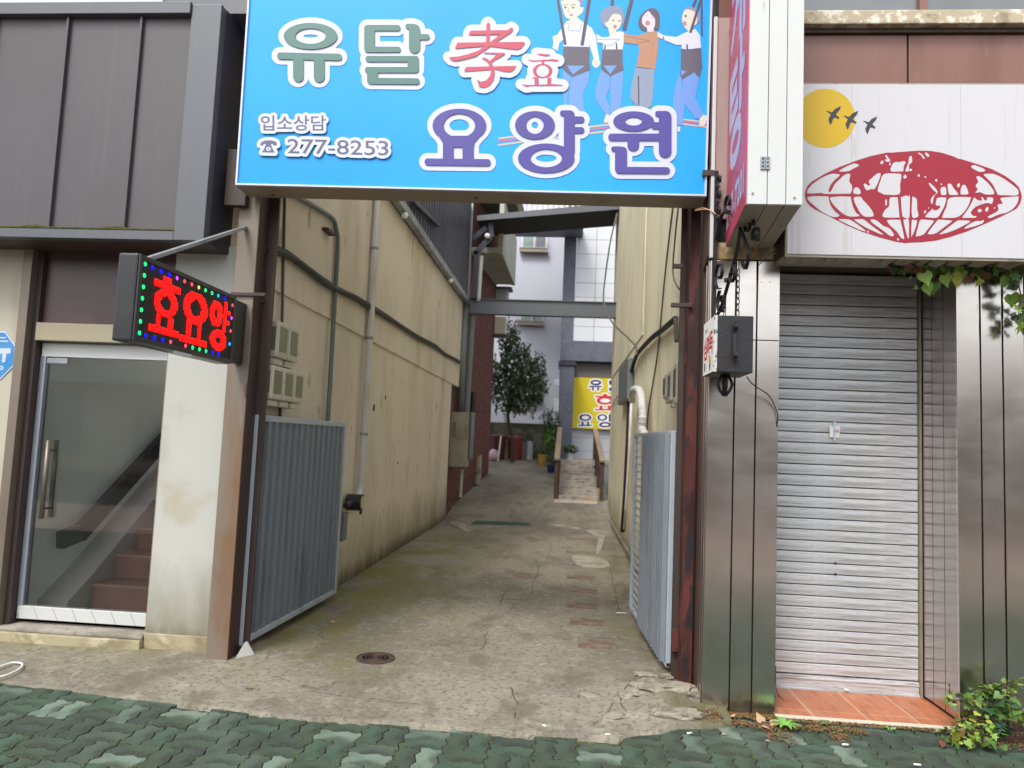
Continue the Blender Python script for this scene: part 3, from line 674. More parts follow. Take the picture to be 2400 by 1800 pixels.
# ================================================================== BLUE SIGN
sg = empty('hanging_sign', (-.71, 4.5, 3.15), 'large bright blue banner sign with Korean lettering spanning the alley entrance', 'sign')
Y0 = 4.45
c1, c2 = Vector((-2.248, Y0, 3.172)), Vector((.828, Y0, 3.142)); t1, t2 = Vector((-2.262, Y0, 4.86)), Vector((.845, Y0, 4.83))
def inset(p, dx, dz): return p+Vector((dx, 0, dz))
b = bmesh.new(); prism(b, [inset(c1, .012, .012), inset(c2, -.012, .012), inset(t2, -.012, 0), inset(t1, .012, 0)], (0, .02, 0)); obj('sign_face', b, m_bluebox, sg)
fr = bmesh.new()
def fseg(a, b_, wd, y0, y1):
    d = (b_-a).normalized(); n = Vector((-d.z, 0, d.x))*wd
    prism(fr, [Vector((q.x, y0, q.z)) for q in (a, b_, b_+n, a+n)], (0, y1-y0, 0))
fseg(c1, c2, .0115, Y0-.012, Y0+.21); fseg(c1+Vector((.012, 0, .0118)), t1+Vector((.012, 0, 0)), .012, Y0-.0125, Y0+.2095); fseg(c2+Vector((0, 0, .0118)), t2, .012, Y0-.0125, Y0+.2095)
obj('frame', fr, m_halo, sg)
b = bmesh.new(); prism(b, [c1+Vector((0, .0, -.0005)), c2+Vector((0, 0, -.0005)), c2+Vector((0, .20, -.006)), c1+Vector((0, .20, -.006))], (0, 0, -.004)); obj('underside', b, m_frame, sg)
b = bmesh.new(); prism(b, [c1+Vector((.03, .02, .02)), c2+Vector((-.03, .02, .02)), t2+Vector((-.03, .02, 0)), t1+Vector((.03, .02, 0))], (0, .185, 0)); obj('box_body', b, m_frame, sg)
for px in (1115, 1618, 640): c = AY(px, 460, Y0+.1); obj('bolt', lathe(bmesh.new(), [(.008, 0), (.008, .006), (.004, .008)], (c.x, Y0+.1, 3.14+.0), 8), m_browndk, sg)
P = Print(lambda x, y, l: AY(x, y, Y0-l), sg, .0015)
k = 3.318
def q2(x, y): return (540+x/k, y/k)
def q3(x, y): return (1100+x/k, y/k)
def qa(x, y): return (1280+x/5.53, y/5.53)
def qb(x, y): return (1450+x/5.184, y/5.184)
def L_(f, pts): return [f(*p) for p in pts]
# --- illustration
P.auto = True
def fig(key, f, pts, sm=True): P.fill(key, smooth2(L_(f, pts), 3) if sm else L_(f, pts))
for dy, key in ((0, 'tan'), (22, 'rose'), (50, 'tan')):
    P.line(key, L_(q3, [(225, 1078+dy), (600, 1030+dy), (1090, 968+dy)]), 4)
    P.line(key, L_(q3, [(1655, 928+dy*.7), (1855, 955+dy*.7)]), 3.4)
# first figure
fig('jean', qa, [(215, 900), (330, 1000), (300, 1150), (270, 1300), (290, 1420), (240, 1400), (215, 1150)], 0)
fig('jean', qa, [(340, 990), (560, 920), (555, 1040), (470, 1240), (490, 1400), (530, 1520), (350, 1500), (290, 1290), (310, 1120)], 0)
fig('shirt', qa, [(270, 270), (430, 250), (500, 300), (590, 360), (640, 460), (660, 600), (690, 770), (620, 775), (580, 640), (560, 560), (560, 612), (220, 600), (235, 500), (170, 560), (150, 660), (80, 620), (110, 500), (190, 380)], 0)
fig('dark', qa, [(222, 600), (560, 608), (560, 800), (575, 910), (345, 1000), (215, 895)], 0)
fig('jean', qa, [(270, 850), (500, 850), (345, 965)], 0)
fig('skin', qa, [(85, 480), (140, 455), (180, 490), (160, 570), (110, 580)]); fig('skin', qa, [(610, 770), (680, 770), (700, 830), (650, 880), (600, 840)])
fig('skin', qa, [(310, 230), (420, 230), (425, 290), (350, 385), (300, 300)], 0)
fig('skin', qa, [(205, -20), (440, -20), (450, 90), (485, 90), (470, 160), (425, 200), (350, 250), (260, 230), (220, 130)])
fig('hair', qa, [(205, -30), (470, -30), (475, 60), (440, 95), (435, 30), (400, -5), (230, 0), (210, 20)], 0)
for x in (250, 350): P.ring('face', *qa(x, 98), 3, 2.2, n=12); P.line('face', L_(qa, [(x-35, 70), (x+30, 58)]), 1.5)
P.ring('mouth', *qa(325, 195), 5, 2.2, n=14); P.line('face', L_(qa, [(290, 110), (280, 150), (300, 158)]), 1)
P.line('strap', L_(qa, [(150, -10), (250, 580)]), 6.5); P.line('strap', L_(qa, [(560, -10), (465, 590)]), 8)
P.line('face', L_(qa, [(300, 300), (280, 390), (345, 400), (430, 400), (470, 300)]), .8)
# second figure
fig('jean', qa, [(715, 905), (830, 990), (820, 1150), (770, 1260), (830, 1400), (830, 1475), (770, 1480), (640, 1290), (635, 1180), (680, 1000)], 0)
fig('jean', qa, [(840, 985), (1000, 915), (985, 1200), (960, 1420), (880, 1520), (835, 1450), (830, 1150)], 0)
fig('dark', qa, [(730, 640), (990, 635), (990, 800), (1005, 905), (835, 995), (712, 900)], 0); fig('jean', qa, [(745, 848), (915, 848), (830, 960)], 0)
fig('shirt', qa, [(800, 480), (950, 400), (1005, 420), (1005, 560), (990, 640), (740, 640), (735, 570), (660, 550), (650, 440), (720, 480)], 0)
P.line('face', L_(qa, [(660, 510), (950, 508), (860, 580), (780, 590), (670, 540)]), 1)
fig('skin', qa, [(805, 370), (900, 370), (920, 430), (830, 480)], 0)
fig('hair', qa, [(830, 80), (900, 70), (980, 110), (1000, 200), (1010, 280), (960, 330), (800, 360), (740, 330), (710, 270), (700, 200), (740, 120)])
fig('skin', qa, [(850, 200), (900, 178), (965, 200), (975, 280), (950, 360), (890, 392), (810, 370), (760, 300), (800, 280)])
P.ring('face', *qa(870, 265), 2.4, 2, n=12); P.ring('face', *qa(950, 270), 2.4, 2, n=12); P.ring('mouth', *qa(893, 345), 4, 5, n=14)
P.line('strap', L_(qa, [(1110, -5), (1010, 390)]), 9); P.line('strap', L_(qa, [(860, -5), (855, 75)]), 8); P.line('strap', L_(qa, [(765, 590), (760, 640)]), 3.5); P.line('strap', L_(qa, [(910, 560), (915, 640)]), 3.5)
fig('skin', qa, [(775, 1480), (820, 1480), (800, 1590), (745, 1590)], 0)
# third figure
fig('trouser', qb, [(205, 825), (435, 840), (425, 1050), (400, 1290), (340, 1320), (230, 1290), (140, 1200), (150, 1050)], 0); P.line('face', L_(qb, [(240, 920), (245, 1280)]), 3.4)
fig('sweater', qb, [(245, 425), (330, 400), (400, 375), (450, 375), (485, 440), (480, 600), (440, 840), (215, 810), (250, 620), (240, 540), (70, 520), (60, 395), (150, 430)], 0)
P.line('face', L_(qb, [(80, 440), (370, 495), (250, 525)]), 1)
fig('brownhair', qb, [(370, 105), (440, 105), (490, 160), (500, 280), (480, 360), (400, 370), (310, 375), (250, 330), (240, 260), (280, 170)])
fig('pinkskin', qb, [(355, 135), (400, 180), (440, 230), (440, 310), (420, 350), (430, 375), (350, 385), (345, 340), (290, 290), (290, 210)])
P.ring('mouth', *qb(352, 280), 6, 6, n=14); P.line('face', L_(qb, [(325, 195), (340, 185), (352, 205)]), 1); P.line('face', L_(qb, [(395, 215), (410, 208), (422, 225)]), 1)
# fourth figure
fig('jean', qb, [(740, 900), (770, 965), (790, 1200), (800, 1300), (775, 1520), (720, 1520), (660, 1330), (660, 1200), (690, 1030)], 0)
fig('jean', qb, [(780, 965), (920, 880), (980, 950), (955, 1080), (930, 1190), (1035, 1390), (985, 1440), (930, 1440), (800, 1260), (780, 1150)], 0)
fig('dark', qb, [(755, 595), (1000, 585), (1015, 820), (980, 950), (920, 880), (775, 970), (745, 900), (755, 840)], 0); fig('jean', qb, [(760, 852), (825, 868), (760, 920)], 0)
fig('shirt', qb, [(545, 430), (700, 450), (820, 390), (930, 350), (990, 430), (1000, 580), (830, 600), (765, 590), (765, 545), (700, 545), (560, 490)], 0)
fig('skin', qb, [(470, 385), (550, 430), (530, 475), (475, 450)], 0)
fig('skin', qb, [(810, 115), (930, 130), (975, 220), (960, 280), (920, 310), (890, 360), (850, 380), (800, 330), (775, 270), (770, 210)])
fig('hair', qb, [(800, 105), (860, 82), (940, 100), (990, 180), (980, 270), (950, 280), (955, 220), (930, 150), (870, 120)])
P.ring('face', *qb(815, 195), 2.6, 3, n=12); P.ring('mouth', *qb(803, 285), 4, 5.5, n=14)
P.line('strap', L_(qb, [(1000, -10), (870, 400)]), 6); P.line('strap', L_(qb, [(1010, -10), (1010, 430)]), 4); P.line('strap', L_(qb, [(940, -10), (900, 90)]), 6); P.line('strap', L_(qb, [(830, 540), (835, 600)]), 4)
fig('skin', qb, [(1030, 1395), (1085, 1415), (1040, 1530), (975, 1530), (985, 1440)], 0); fig('skin', qb, [(715, 1535), (750, 1540), (745, 1600), (712, 1600)], 0)
# --- haloes then letters
P.auto = False
H = 12.5
def both(key, kind, *a):
    LET.append((key, kind, a, LTR[0]))
LET = []; LTR = ['a']
G, PU, RD = 'green', 'purple', 'red'
def X2(a, b, c, d): (x0, y0), (x1, y1) = q2(a, b), q2(c, d); return x0, y0, x1, y1
def X3(a, b, c, d): (x0, y0), (x1, y1) = q3(a, b), q3(c, d); return x0, y0, x1, y1
# yu
LTR[0] = 'yu'
both(G, 'ring', 540+623/k, 280/k, 209/k, 103/k, 118/k, 60/k, 56/k, 12/k); both(G, 'rr', *X2(362, 412, 868, 465), 8, .022)
both(G, 'rr', *X2(487, 440, 568, 637), 13, 0); both(G, 'rr', *X2(648, 440, 732, 640), 13, 0)
# dal
LTR[0] = 'dal'
both(G, 'rr', *X2(1040, 193, 1122, 405), 8, 0); both(G, 'rr', *X2(1042, 193, 1322, 238), 7, 0); both(G, 'rr', *X2(1042, 362, 1325, 406), 7, 0)
both(G, 'rr', *X2(1388, 188, 1475, 412), 13, 0); both(G, 'rr', *X2(1360, 184, 1440, 222), 6, 0); both(G, 'rr', *X2(1440, 264, 1550, 308), 7, 0)
both(G, 'rr', *X2(1050, 434, 1465, 480), 7, 0); both(G, 'rr', *X2(1378, 440, 1465, 565), 8, 0); both(G, 'rr', *X2(1045, 520, 1465, 565), 7, 0); both(G, 'rr', *X2(1062, 525, 1146, 652), 8, 0); both(G, 'rr', *X2(1064, 606, 1472, 654), 7, .01)
# yo
LTR[0] = 'yo'
both(PU, 'ring', 1076.5, 294, 63, 39.5, 37, 28, 23, 14.5); both(PU, 'rr', 1038, 322, 1063, 380, 3, 0); both(PU, 'rr', 1084, 322, 1110, 380, 3, 0); both(PU, 'rr', 995, 372, 1150, 388, 7.5, .012)
both(PU, 'fill', [(1028, 318), (1125, 318), (1112, 334), (1110, 345), (1038, 345), (1038, 334)])
# yang
LTR[0] = 'yang'
both(PU, 'ring', *q3(510, 973), 155/k, 110/k, 68/k, 67/k, 25/k, 25/k); both(PU, 'ring', *q3(598, 1230), 220/k, 115/k, 122/k, 70/k, 80/k, 28/k)
both(PU, 'rr', *X3(735, 857, 820, 1215), 12, 0); both(PU, 'rr', *X3(704, 857, 790, 900), 7, 0); both(PU, 'rr', *X3(790, 905, 895, 955), 7.5, 0); both(PU, 'rr', *X3(790, 988, 895, 1036), 7.5, 0)
# won
LTR[0] = 'won'
both(PU, 'ring', *q3(1278, 943), 159/k, 78/k, 65/k, 33/k, 0, 0); both(PU, 'rr', *X3(1415, 950, 1510, 1003), 6, 0); both(PU, 'rr', *X3(1474, 862, 1572, 1224), 14, 0); both(PU, 'rr', *X3(1445, 862, 1540, 905), 7, 0)
both(PU, 'rr', *X3(1080, 1038, 1500, 1094), 8, 0); both(PU, 'rr', *X3(1230, 1060, 1320, 1172), 12, 0)
both(PU, 'rr', *X3(1133, 1140, 1226, 1347), 10, 0); both(PU, 'rr', *X3(1103, 1138, 1190, 1176), 6, 0); both(PU, 'rr', *X3(1137, 1298, 1560, 1350), 8, .006)
def qc(x, y): return (1000+x/6.32, 30+y/6.32)
HJ = [[(885, 165), (910, 140), (940, 165), (930, 440), (880, 440)], [(620, 315), (650, 262), (1190, 255), (1180, 320), (620, 325)],
      [(1185, 265), (1255, 215), (1285, 240), (1250, 290), (1060, 410), (860, 560), (740, 640), (560, 690), (430, 715), (370, 700), (325, 655), (480, 645), (620, 610), (760, 560), (930, 440), (1090, 320)],
      [(420, 520), (455, 440), (1440, 430), (1455, 450), (1400, 520), (1340, 545), (1200, 530), (900, 490), (430, 530)],
      [(840, 588), (1150, 590), (1165, 610), (1010, 705), (960, 745), (930, 720), (1040, 610), (860, 606)],
      [(830, 655), (900, 680), (960, 740), (1000, 810), (1010, 900), (990, 1000), (930, 1080), (860, 1110), (780, 1100), (745, 985), (800, 1020), (880, 1000), (940, 930), (955, 860), (930, 780), (890, 720), (820, 680)],
      [(555, 850), (590, 800), (1330, 785), (1290, 850), (1230, 880), (1130, 870), (1020, 840), (565, 875)]]
LTR[0] = 'hj'
for h in HJ: both(RD, 'fill', L_(qc, h))
HY = [[(1630, 598), (1680, 605), (1830, 618), (1820, 635), (1760, 645), (1680, 630)], [(1490, 690), (1590, 705), (1880, 685), (1955, 700), (1955, 715), (1700, 716), (1570, 728)], [(1690, 712), (1755, 712), (1735, 745), (1780, 775), (1670, 775), (1710, 745)],
      [(1600, 950), (1655, 960), (1665, 1070), (1600, 1070), (1595, 975), (1550, 968)], [(1790, 960), (1850, 960), (1840, 1070), (1785, 1070)], [(1400, 1060), (1500, 1068), (1900, 1055), (2020, 1070), (2010, 1085), (1550, 1087), (1480, 1102)]]
LTR[0] = 'hy'
for h in HY: both('red', 'fill', L_(qc, h))
both(RD, 'ring', *qc(1718, 862), 146/6.32, 108/6.32, 92/6.32, 85/6.32, 0, 0)
for key, kind, a, l_ in LET:
    P.sfx = l_; h = H if key != RD else 13.5
    if kind == 'rr': P.rr('halo', a[0]-h, a[1]-h, a[2]+h, a[3]+h, a[4]+h, a[5])
    elif kind == 'ring':
        if a[6]: P.ring('halo', a[0], a[1], a[2]+h, a[3]+h, a[6], a[7])
        else: P.ring('halo', a[0], a[1], a[2]+h, a[3]+h)
    else: P.halo('halo', a[0], h)
for key, kind, a, l_ in LET:
    P.sfx = l_
    if kind == 'rr': P.rr(key, *a)
    elif kind == 'ring': P.ring(key, *a[:6])
    else: P.fill(key, a[0])
P.sfx = 'small'; put_text(P, 'ink', '입소상담', 612, 271, 763, 306, .6, 'halo', 7.5, .0)
P.z += .0001; P.sfx = 'number'
put_text(P, 'ink', '277-8253', 674, 328, 910, 362, .35, 'halo', 7.5, .022)
# telephone pictogram
P.sfx = 'phone'
tel = [(609, 340), (612, 333), (622, 329), (638, 329), (648, 333), (650, 340), (642, 342), (640, 338), (635, 338), (637, 344), (644, 358), (614, 357), (621, 344), (623, 338), (618, 338), (616, 342)]
P.halo('halo', tel, 7.5); P.fill('ink', tel); P.ring('halo', 629, 349, 5.5, 4.5); P.ring('ink', 629, 349, 2.5, 2, n=12)
def pm(n, c): return mat(n, c, .3, coat=.3)
P.done({'halo': 'letter_outline', 'green': 'lettering', 'purple': 'lettering', 'red': 'lettering', 'ink': 'lettering', 'tan': 'illustration', 'rose': 'illustration', 'jean': 'illustration', 'shirt': 'illustration', 'dark': 'illustration', 'skin': 'illustration',
        'hair': 'illustration', 'face': 'illustration', 'mouth': 'illustration', 'strap': 'illustration', 'trouser': 'illustration', 'sweater': 'illustration', 'brownhair': 'illustration', 'pinkskin': 'illustration'},
       {'halo': m_halo, 'green': pm('sea green print', s2l(58, 108, 100)), 'purple': pm('purple print', s2l(60, 50, 140)), 'red': pm('rose red print', s2l(180, 56, 78)), 'ink': pm('grey violet print', s2l(82, 82, 108)),
        'tan': pm('tan print', s2l(200, 176, 158)), 'rose': pm('rose print', s2l(184, 100, 140)), 'jean': pm('denim print', s2l(98, 144, 210)), 'shirt': pm('shirt print', s2l(198, 204, 228)), 'dark': pm('charcoal vest print', s2l(84, 78, 94)),
        'skin': pm('pale skin print', s2l(204, 198, 186)), 'hair': pm('grey hair print', s2l(122, 130, 156)), 'face': pm('line print', s2l(70, 68, 74)), 'mouth': pm('mouth print', s2l(180, 110, 118)), 'strap': pm('strap print', s2l(64, 58, 80)),
        'trouser': pm('slate trouser print', s2l(128, 142, 166)), 'sweater': pm('caramel print', s2l(170, 124, 92)), 'brownhair': pm('brown hair print', s2l(78, 66, 80)), 'pinkskin': pm('pink skin print', s2l(226, 196, 206))})

# ================================================================== POSTS that carry the sign
def post(name, label, x0, x1, y0, y1, ztop, m, side):
    e = empty(name, ((x0+x1)/2, (y0+y1)/2, 0), label, 'post')
    w_ = x1-x0; t = .014
    b = bmesh.new(); box(b, x0, x1, y0, y0+t, -.03, ztop); box(b, x0+.01, x1-.01, y1-t, y1, -.03, ztop)
    xm = (x0+x1)/2; box(b, xm-t/2, xm+t/2, y0+t, y1-t, -.03, ztop); obj('steel_section', b, m, e)
    return e
lp = empty('steel_post', (-2.27, 4.75, 0), 'brown painted steel post left of the alley entrance beside the pale pillar', 'post')
obj('front_flange', B(-2.338, -2.19, 4.70, 4.716, -.03, 4.8, bev=.003), m_rustcol, lp)
obj('web', B(-2.338, -2.326, 4.718, 4.86, -.03, 4.8), m_rustdk, lp); obj('web', B(-2.200, -2.188, 4.718, 4.86, -.03, 4.8), m_rustdk, lp)
obj('rear_flange', B(-2.34, -2.12, 4.862, 4.885, -.03, 4.8), m_rustdk, lp)
c = AY(590, 690, 4.69); obj('bracket', B(-2.345, -2.10, 4.682, 4.70, c.z-.012, c.z+.012, bev=.003), m_rustdk, lp)
obj('cap_plate', B(-2.42, -2.27, 4.64, 4.70, 3.10, 3.5, bev=.004), m_rustdk, lp)
rp = empty('steel_post', (.77, 4.8, 0), 'heavily rusted red steel post right of the alley entrance beside the steel pier', 'post')
obj('front_flange', B(.784, .850, 4.735, 4.75, -.03, 4.8, bev=.002), m_rust, rp)
obj('web', B(.786, .798, 4.752, 4.90, -.03, 4.8), m_rust, rp); obj('web', B(.833, .845, 4.752, 4.90, -.03, 4.8), m_rustdk, rp)
obj('rear_flange', B(.750, .85, 4.902, 4.925, -.03, 4.8), m_rustdk, rp)
obj('hinge_leaf', B(.745, .784, 4.86, 4.90, .22, .36, bev=.003), m_rust, rp)
for (pa, pb_) in (((1572, 716), (1620, 716)), ((1575, 625), (1600, 625))):
    a = AY(*pa, 4.73); c = AY(*pb_, 4.73); obj('bracket', B(a.x, c.x, 4.70, 4.73, a.z-.014, a.z+.014, bev=.003), m_rustdk, rp)
# ================================================================== RIGHT SHOP FRONT
rb = empty('right_shop', (1.9, 4.9, 0), 'narrow shop front clad in stainless steel panels around a closed roller shutter', 'building')
# core behind the cladding
obj('side_wall', B(.905, 1.26, 4.60, 5.2, -.05, 4.2), m_browndk, rb)
obj('header', B(1.27, 3.6, 4.52, 5.2, 2.80, 4.2), m_browndk, rb)
def panel(x0, x1, z0, z1, y=4.45, th=.02, m=None, par=None): return obj('panel', B(x0, x1, y, y+th, z0, z1, bev=.004), m or m_steel, par or rb)
pier = obj('pier_backing', B(.872, 1.284, 4.466, 4.60, -.05, 2.74), m_grooveshade, rb)
xs_ = [.866, 1.022, 1.151, 1.288]
for i in range(3):
    a, c = xs_[i]+(.0045 if i else 0), xs_[i+1]-(.0045 if i < 2 else 0)
    obj('panel', B(a, c, 4.448, 4.470, -.012, 2.235, bev=.003), m_steel, pier)
    obj('panel', B(a, c, 4.446, 4.468, 2.239, 2.735, bev=.003), m_steel, pier)
for k in range(4):      # ribbed return towards the alley
    y0 = 4.475+k*.034; obj('return_strip', B(.858+.004*(k % 2), .874, y0, y0+.031, -.02, 2.74, bev=.003), m_steeldk, pier)
obj('return_strip', B(.857, .868, 4.612, 4.70, -.02, 4.4, bev=.002), m_browndk, pier)
for x in (1.16, 1.20): pass
for px, py in ((1785, 662), (1805, 662)): c = AY(px, py, 4.445); obj('rivet', lathe(bmesh.new(), [(.004, 0), (.003, .003)], (c.x, c.y, c.z), 8), m_grooveshade, pier)
# right pier
rpx = [2.360, 2.498, 2.627, 2.756, 2.885, 3.014, 3.15]
pr = obj('pier_backing', B(2.378, 3.6, 4.516, 4.7, -.05, 2.72), m_grooveshade, rb)
for i in range(6): obj('panel', B(rpx[i]+(.005 if i else 0), rpx[i+1]-.005, 4.498, 4.52, .0, 2.70, bev=.003), m_steel, pr)
# right return of the shutter recess
b_ = [4.505, 4.66, 4.80, 4.92]
for i in range(3):
    y0, y1 = b_[i]+.003, b_[i+1]-.003; bb = bmesh.new()
    xx = lambda y: 2.362
    prism(bb, [(xx(y0), y0, .03), (xx(y1), y1, .03), (xx(y1)+.009, y1, .03), (xx(y0)+.009, y0, .03)], (0, 0, 2.75)); obj('return_strip', bb, m_steeldk, pr)
obj('recess_backing', B(2.3725, 2.3775, 4.524, 5.1, -.02, 2.8), m_grooveshade, pr)
# shutter
sh = empty('roller_shutter', (1.88, 4.97, 0), 'closed aluminium roller shutter of narrow horizontal slats with grime streaks', 'shutter')
nsl = 37; z0 = .105; ph = (2.79-z0)/nsl
def slat_mesh():
    pr_ = [(0, .0022), (-.0055, .003), (-.0085, .0058), (-.0095, .018), (-.0085, .0195), (-.0095, .021), (-.0105, .043), (-.0095, .0445), (-.0105, .046), (-.0095, .0655), (-.0065, .0685), (0, .0692), (.006, .0690), (.006, .001)]
    sc = ph/.0725; b = bmesh.new(); x0, x1 = 1.405, 2.345; L = [b.verts.new((x0, y, z*sc)) for y, z in pr_]; R = [b.verts.new((x1, y, z*sc)) for y, z in pr_]; n = len(pr_)
    for i in range(n): b.faces.new((L[i], R[i], R[(i+1) % n], L[(i+1) % n]))
    b.faces.new(L); b.faces.new(R[::-1]); bmesh.ops.recalc_face_normals(b, faces=b.faces[:])
    me = bpy.data.meshes.new('slat'); b.to_mesh(me); b.free(); me.materials.append(m_slat); return me
SM = slat_mesh(); s0 = bpy.data.objects.new('slat', SM); COL.objects.link(s0); s0.parent = sh; s0.matrix_parent_inverse = Matrix.Translation((-1.88, -4.97, 0))
s0.location = (0, 4.97, z0)
for i in range(1, nsl): copy_to(s0, sh, (0, 4.97+random.uniform(-.001, .001), z0+ph*i), (0, 0, 0))
# make the grime different on each slat: slats keep their own object coordinates, so slide the x origin too
for i, o in enumerate([c for c in sh.children if c.name.startswith('slat')]):
    pass
obj('shadow_gap', B(1.402, 2.35, 4.98, 4.985, 0, 2.9), m_grooveshade, sh)
bb = B(1.403, 2.347, 4.952, 4.978, .012, .100, bev=.004); br = obj('bottom_bar', bb, m_slat, sh)
obj('bottom_lip', B(1.403, 2.347, 4.938, 4.951, .006, .022, bev=.002), m_slat, sh); obj('bar_ridge', B(1.403, 2.347, 4.946, 4.953, .076, .088, bev=.002), m_slat, sh)
c = AY(1982, 1612, 4.94); obj('latch', B(c.x-.012, c.x+.016, 4.925, 4.94, .028, .037, bev=.002), m_whitep, sh)
obj('guide_rail', B(2.349, 2.361, 4.93, 4.99, .0, 2.86, bev=.003), m_frame, sh); obj('guide_rail', B(1.385, 1.402, 4.93, 4.99, .0, 2.86, bev=.003), m_frame, sh)
for py in (1320, 1346): c = AY(1958, py, 4.957); obj('keyhole', B(c.x-.007, c.x+.007, 4.953, 4.958, c.z-.007, c.z+.007, bev=.003), m_grooveshade, sh)
nt_ = empty('paper_note', (AY(1955, 1012, 4.95).x, 4.95, AY(1955, 1012, 4.95).z), 'small white paper note taped to the roller shutter', 'note')
a, c = AY(1944, 998, 4.953), AY(1967, 1026, 4.953); bb = bmesh.new(); prism(bb, [(a.x, 4.950, a.z), (c.x, 4.946, a.z), (c.x, 4.950, c.z), (a.x, 4.947, c.z)], (0, .001, 0)); obj('paper', bb, m_whitep, nt_)
obj('tape', B((a.x+c.x)/2-.008, (a.x+c.x)/2+.008, 4.9445, 4.945, c.z-.02, a.z+.03), m_halo, nt_)
P = Print(lambda x, y, l: AY(x, y, 4.9444-l), nt_, .0006); put_text(P, 'r', '사용', 1953, 1006, 1966, 1015); P.done({'r': 'lettering'}, {'r': m_redp})
# threshold of wood look tiles
th = obj('threshold', B(1.29, 2.375, 4.43, 4.995, -.04, .0095), m_grout, rb)
ty = [(4.46, 4.56), (4.563, 4.99)]; tx = [(1.29, 1.515), (1.518, 1.83), (1.833, 2.12), (2.123, 2.372)]
for (y0, y1) in ty:
    for (x0, x1) in tx:
        sk = .0; obj('tile', B(x0+.002, x1-.002, y0+.001, y1-.001, -.02, .011, bev=.002), m_terr, th)
b = bmesh.new(); box(b, 1.288, 2.378, 4.415, 4.458, -.04, .012)
for k in range(4): box(b, 1.288, 2.378, 4.420+k*.009, 4.424+k*.009, .0121, .0145)
obj('nosing', b, m_nosing, th)
tube_ = bmesh.new(); hook = [AY(1818, 1560, 4.9), AY(1818, 1600, 4.85), AY(1822, 1625, 4.8), AY(1836, 1640, 4.72), AY(1834, 1646, 4.68), AY(1822, 1646, 4.70), AY(1816, 1628, 4.78)]
tube(tube_, smooth_path(hook), .003, 6); tag(obj('wire_hook', tube_, m_wire, smooth=True), 'bent wire hook hanging at the lower left edge of the roller shutter', 'hook')

# fascia above: brown panels, ledge, windows
c = AY(2127, 130, 4.45).x
for a, d in ((1.0, c-.006), (c+.006, 3.6)): obj('brown_panel', B(a, d, 4.445, 4.47, 3.74, 4.205, bev=.003), m_brownpan, rb)
obj('brown_backing', B(.9, 3.6, 4.47, 4.55, 2.8, 4.21), m_grooveshade, rb)
obj('ledge', B(.95, 3.6, 4.37, 4.52, 4.235, 4.325, bev=.008), m_stone, rb)
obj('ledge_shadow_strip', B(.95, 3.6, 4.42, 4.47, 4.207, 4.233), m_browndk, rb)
for a, d in ((1.0, 2.135), (2.185, 3.6)): obj('window', B(a, d, 4.50, 4.515, 4.33, 5.6), m_glassgrey, rb)
obj('window_frame', B(2.137, 2.183, 4.46, 4.53, 4.327, 5.6, bev=.003), m_brownpan, rb)
obj('upper_wall', B(.9, 3.6, 4.53, 5.2, 4.34, 7), m_brownpan, rb)
# parts left of the light box: white trim, brown sheet, dark sheet
c = AY(1672, 300, 4.44).x
obj('white_trim', B(c-.010, c+.012, 4.425, 4.45, 2.745, 4.32, bev=.003), m_alu, rb)
obj('brown_sheet', B(c+.014, 1.30, 4.44, 4.46, 3.0, 4.32), mat('faded mauve sheet', s2l(164, 142, 136), .6, layers=[(s2l(140, 116, 108), (3, 3, .7), 6, .45, .7, .6)]), rb)
bb = bmesh.new(); prism(bb, [(c-.012, 4.44, 2.76), (c-.012, 4.60, 2.70), (c-.012, 4.60, 4.3), (c-.012, 4.44, 4.3)], (-.006, 0, 0)); obj('dark_sheet', bb, m_browndk, rb)
obj('dark_return', B(.852, c-.014, 4.462, 4.60, 2.75, 4.35), m_darkmetal, rb)
obj('peeling_board', B(c+.03, 1.262, 4.452, 4.48, 2.745, 2.85, bev=.003), mat('peeling tan board', s2l(150, 126, 90), .8, layers=[(s2l(190, 174, 136), (16, 16, 16), 8, .5, .6, .8), (s2l(90, 70, 46), (9, 9, 9), 7, .5, .65, .6)]), rb)
obj('tan_strip', B(AY(1786, 600, 4.44).x, AY(1800, 600, 4.44).x, 4.440, 4.451, 2.75, 2.87), m_aludirty, rb)
obj('tie_bar', B(.80, .87, 4.42, 4.45, AY(1660, 405, 4.43).z-.02, AY(1660, 405, 4.43).z+.015), m_rustdk, rb)

# ---- vertical light box
lx = empty('projecting_light_box', (1.05, 4.0, 2.82), 'tall cream aluminium light box sign with a red face, projecting beside the blue sign', 'sign')
FL, FR_, BL, BR = Vector((.876, 3.6, 0)), Vector((1.148, 3.6, 0)), Vector((.948, 4.40, 0)), Vector((1.222, 4.40, 0))
zb = 2.805; zt = 5.0
cuts = [0, .36, .70, 1]
def lerp(a, b, t): return a+(b-a)*t
for i in range(3):
    a, c = cuts[i]+(.008 if i else 0), cuts[i+1]-(.008 if i < 2 else 0)
    P0, P1, P2, P3 = lerp(FL, FR_, a), lerp(FL, FR_, c), lerp(BL, BR, c), lerp(BL, BR, a)
    bb = bmesh.new(); prism(bb, [P0+Vector((0, 0, zb)), P1+Vector((0, 0, zb)), P1+Vector((0, .02, zb)), P0+Vector((0, .02, zb))], (0, 0, zt-zb)); obj('front_strip', bb, m_alu, lx)
    bb = bmesh.new(); prism(bb, [P0+Vector((.0, .0225, zb+.001)), P1+Vector((0, .0225, zb+.001)), P2+Vector((0, 0, zb+.001)), P3+Vector((0, 0, zb+.001))], (0, 0, .015)); obj('bottom_strip', bb, m_aludirty, lx)
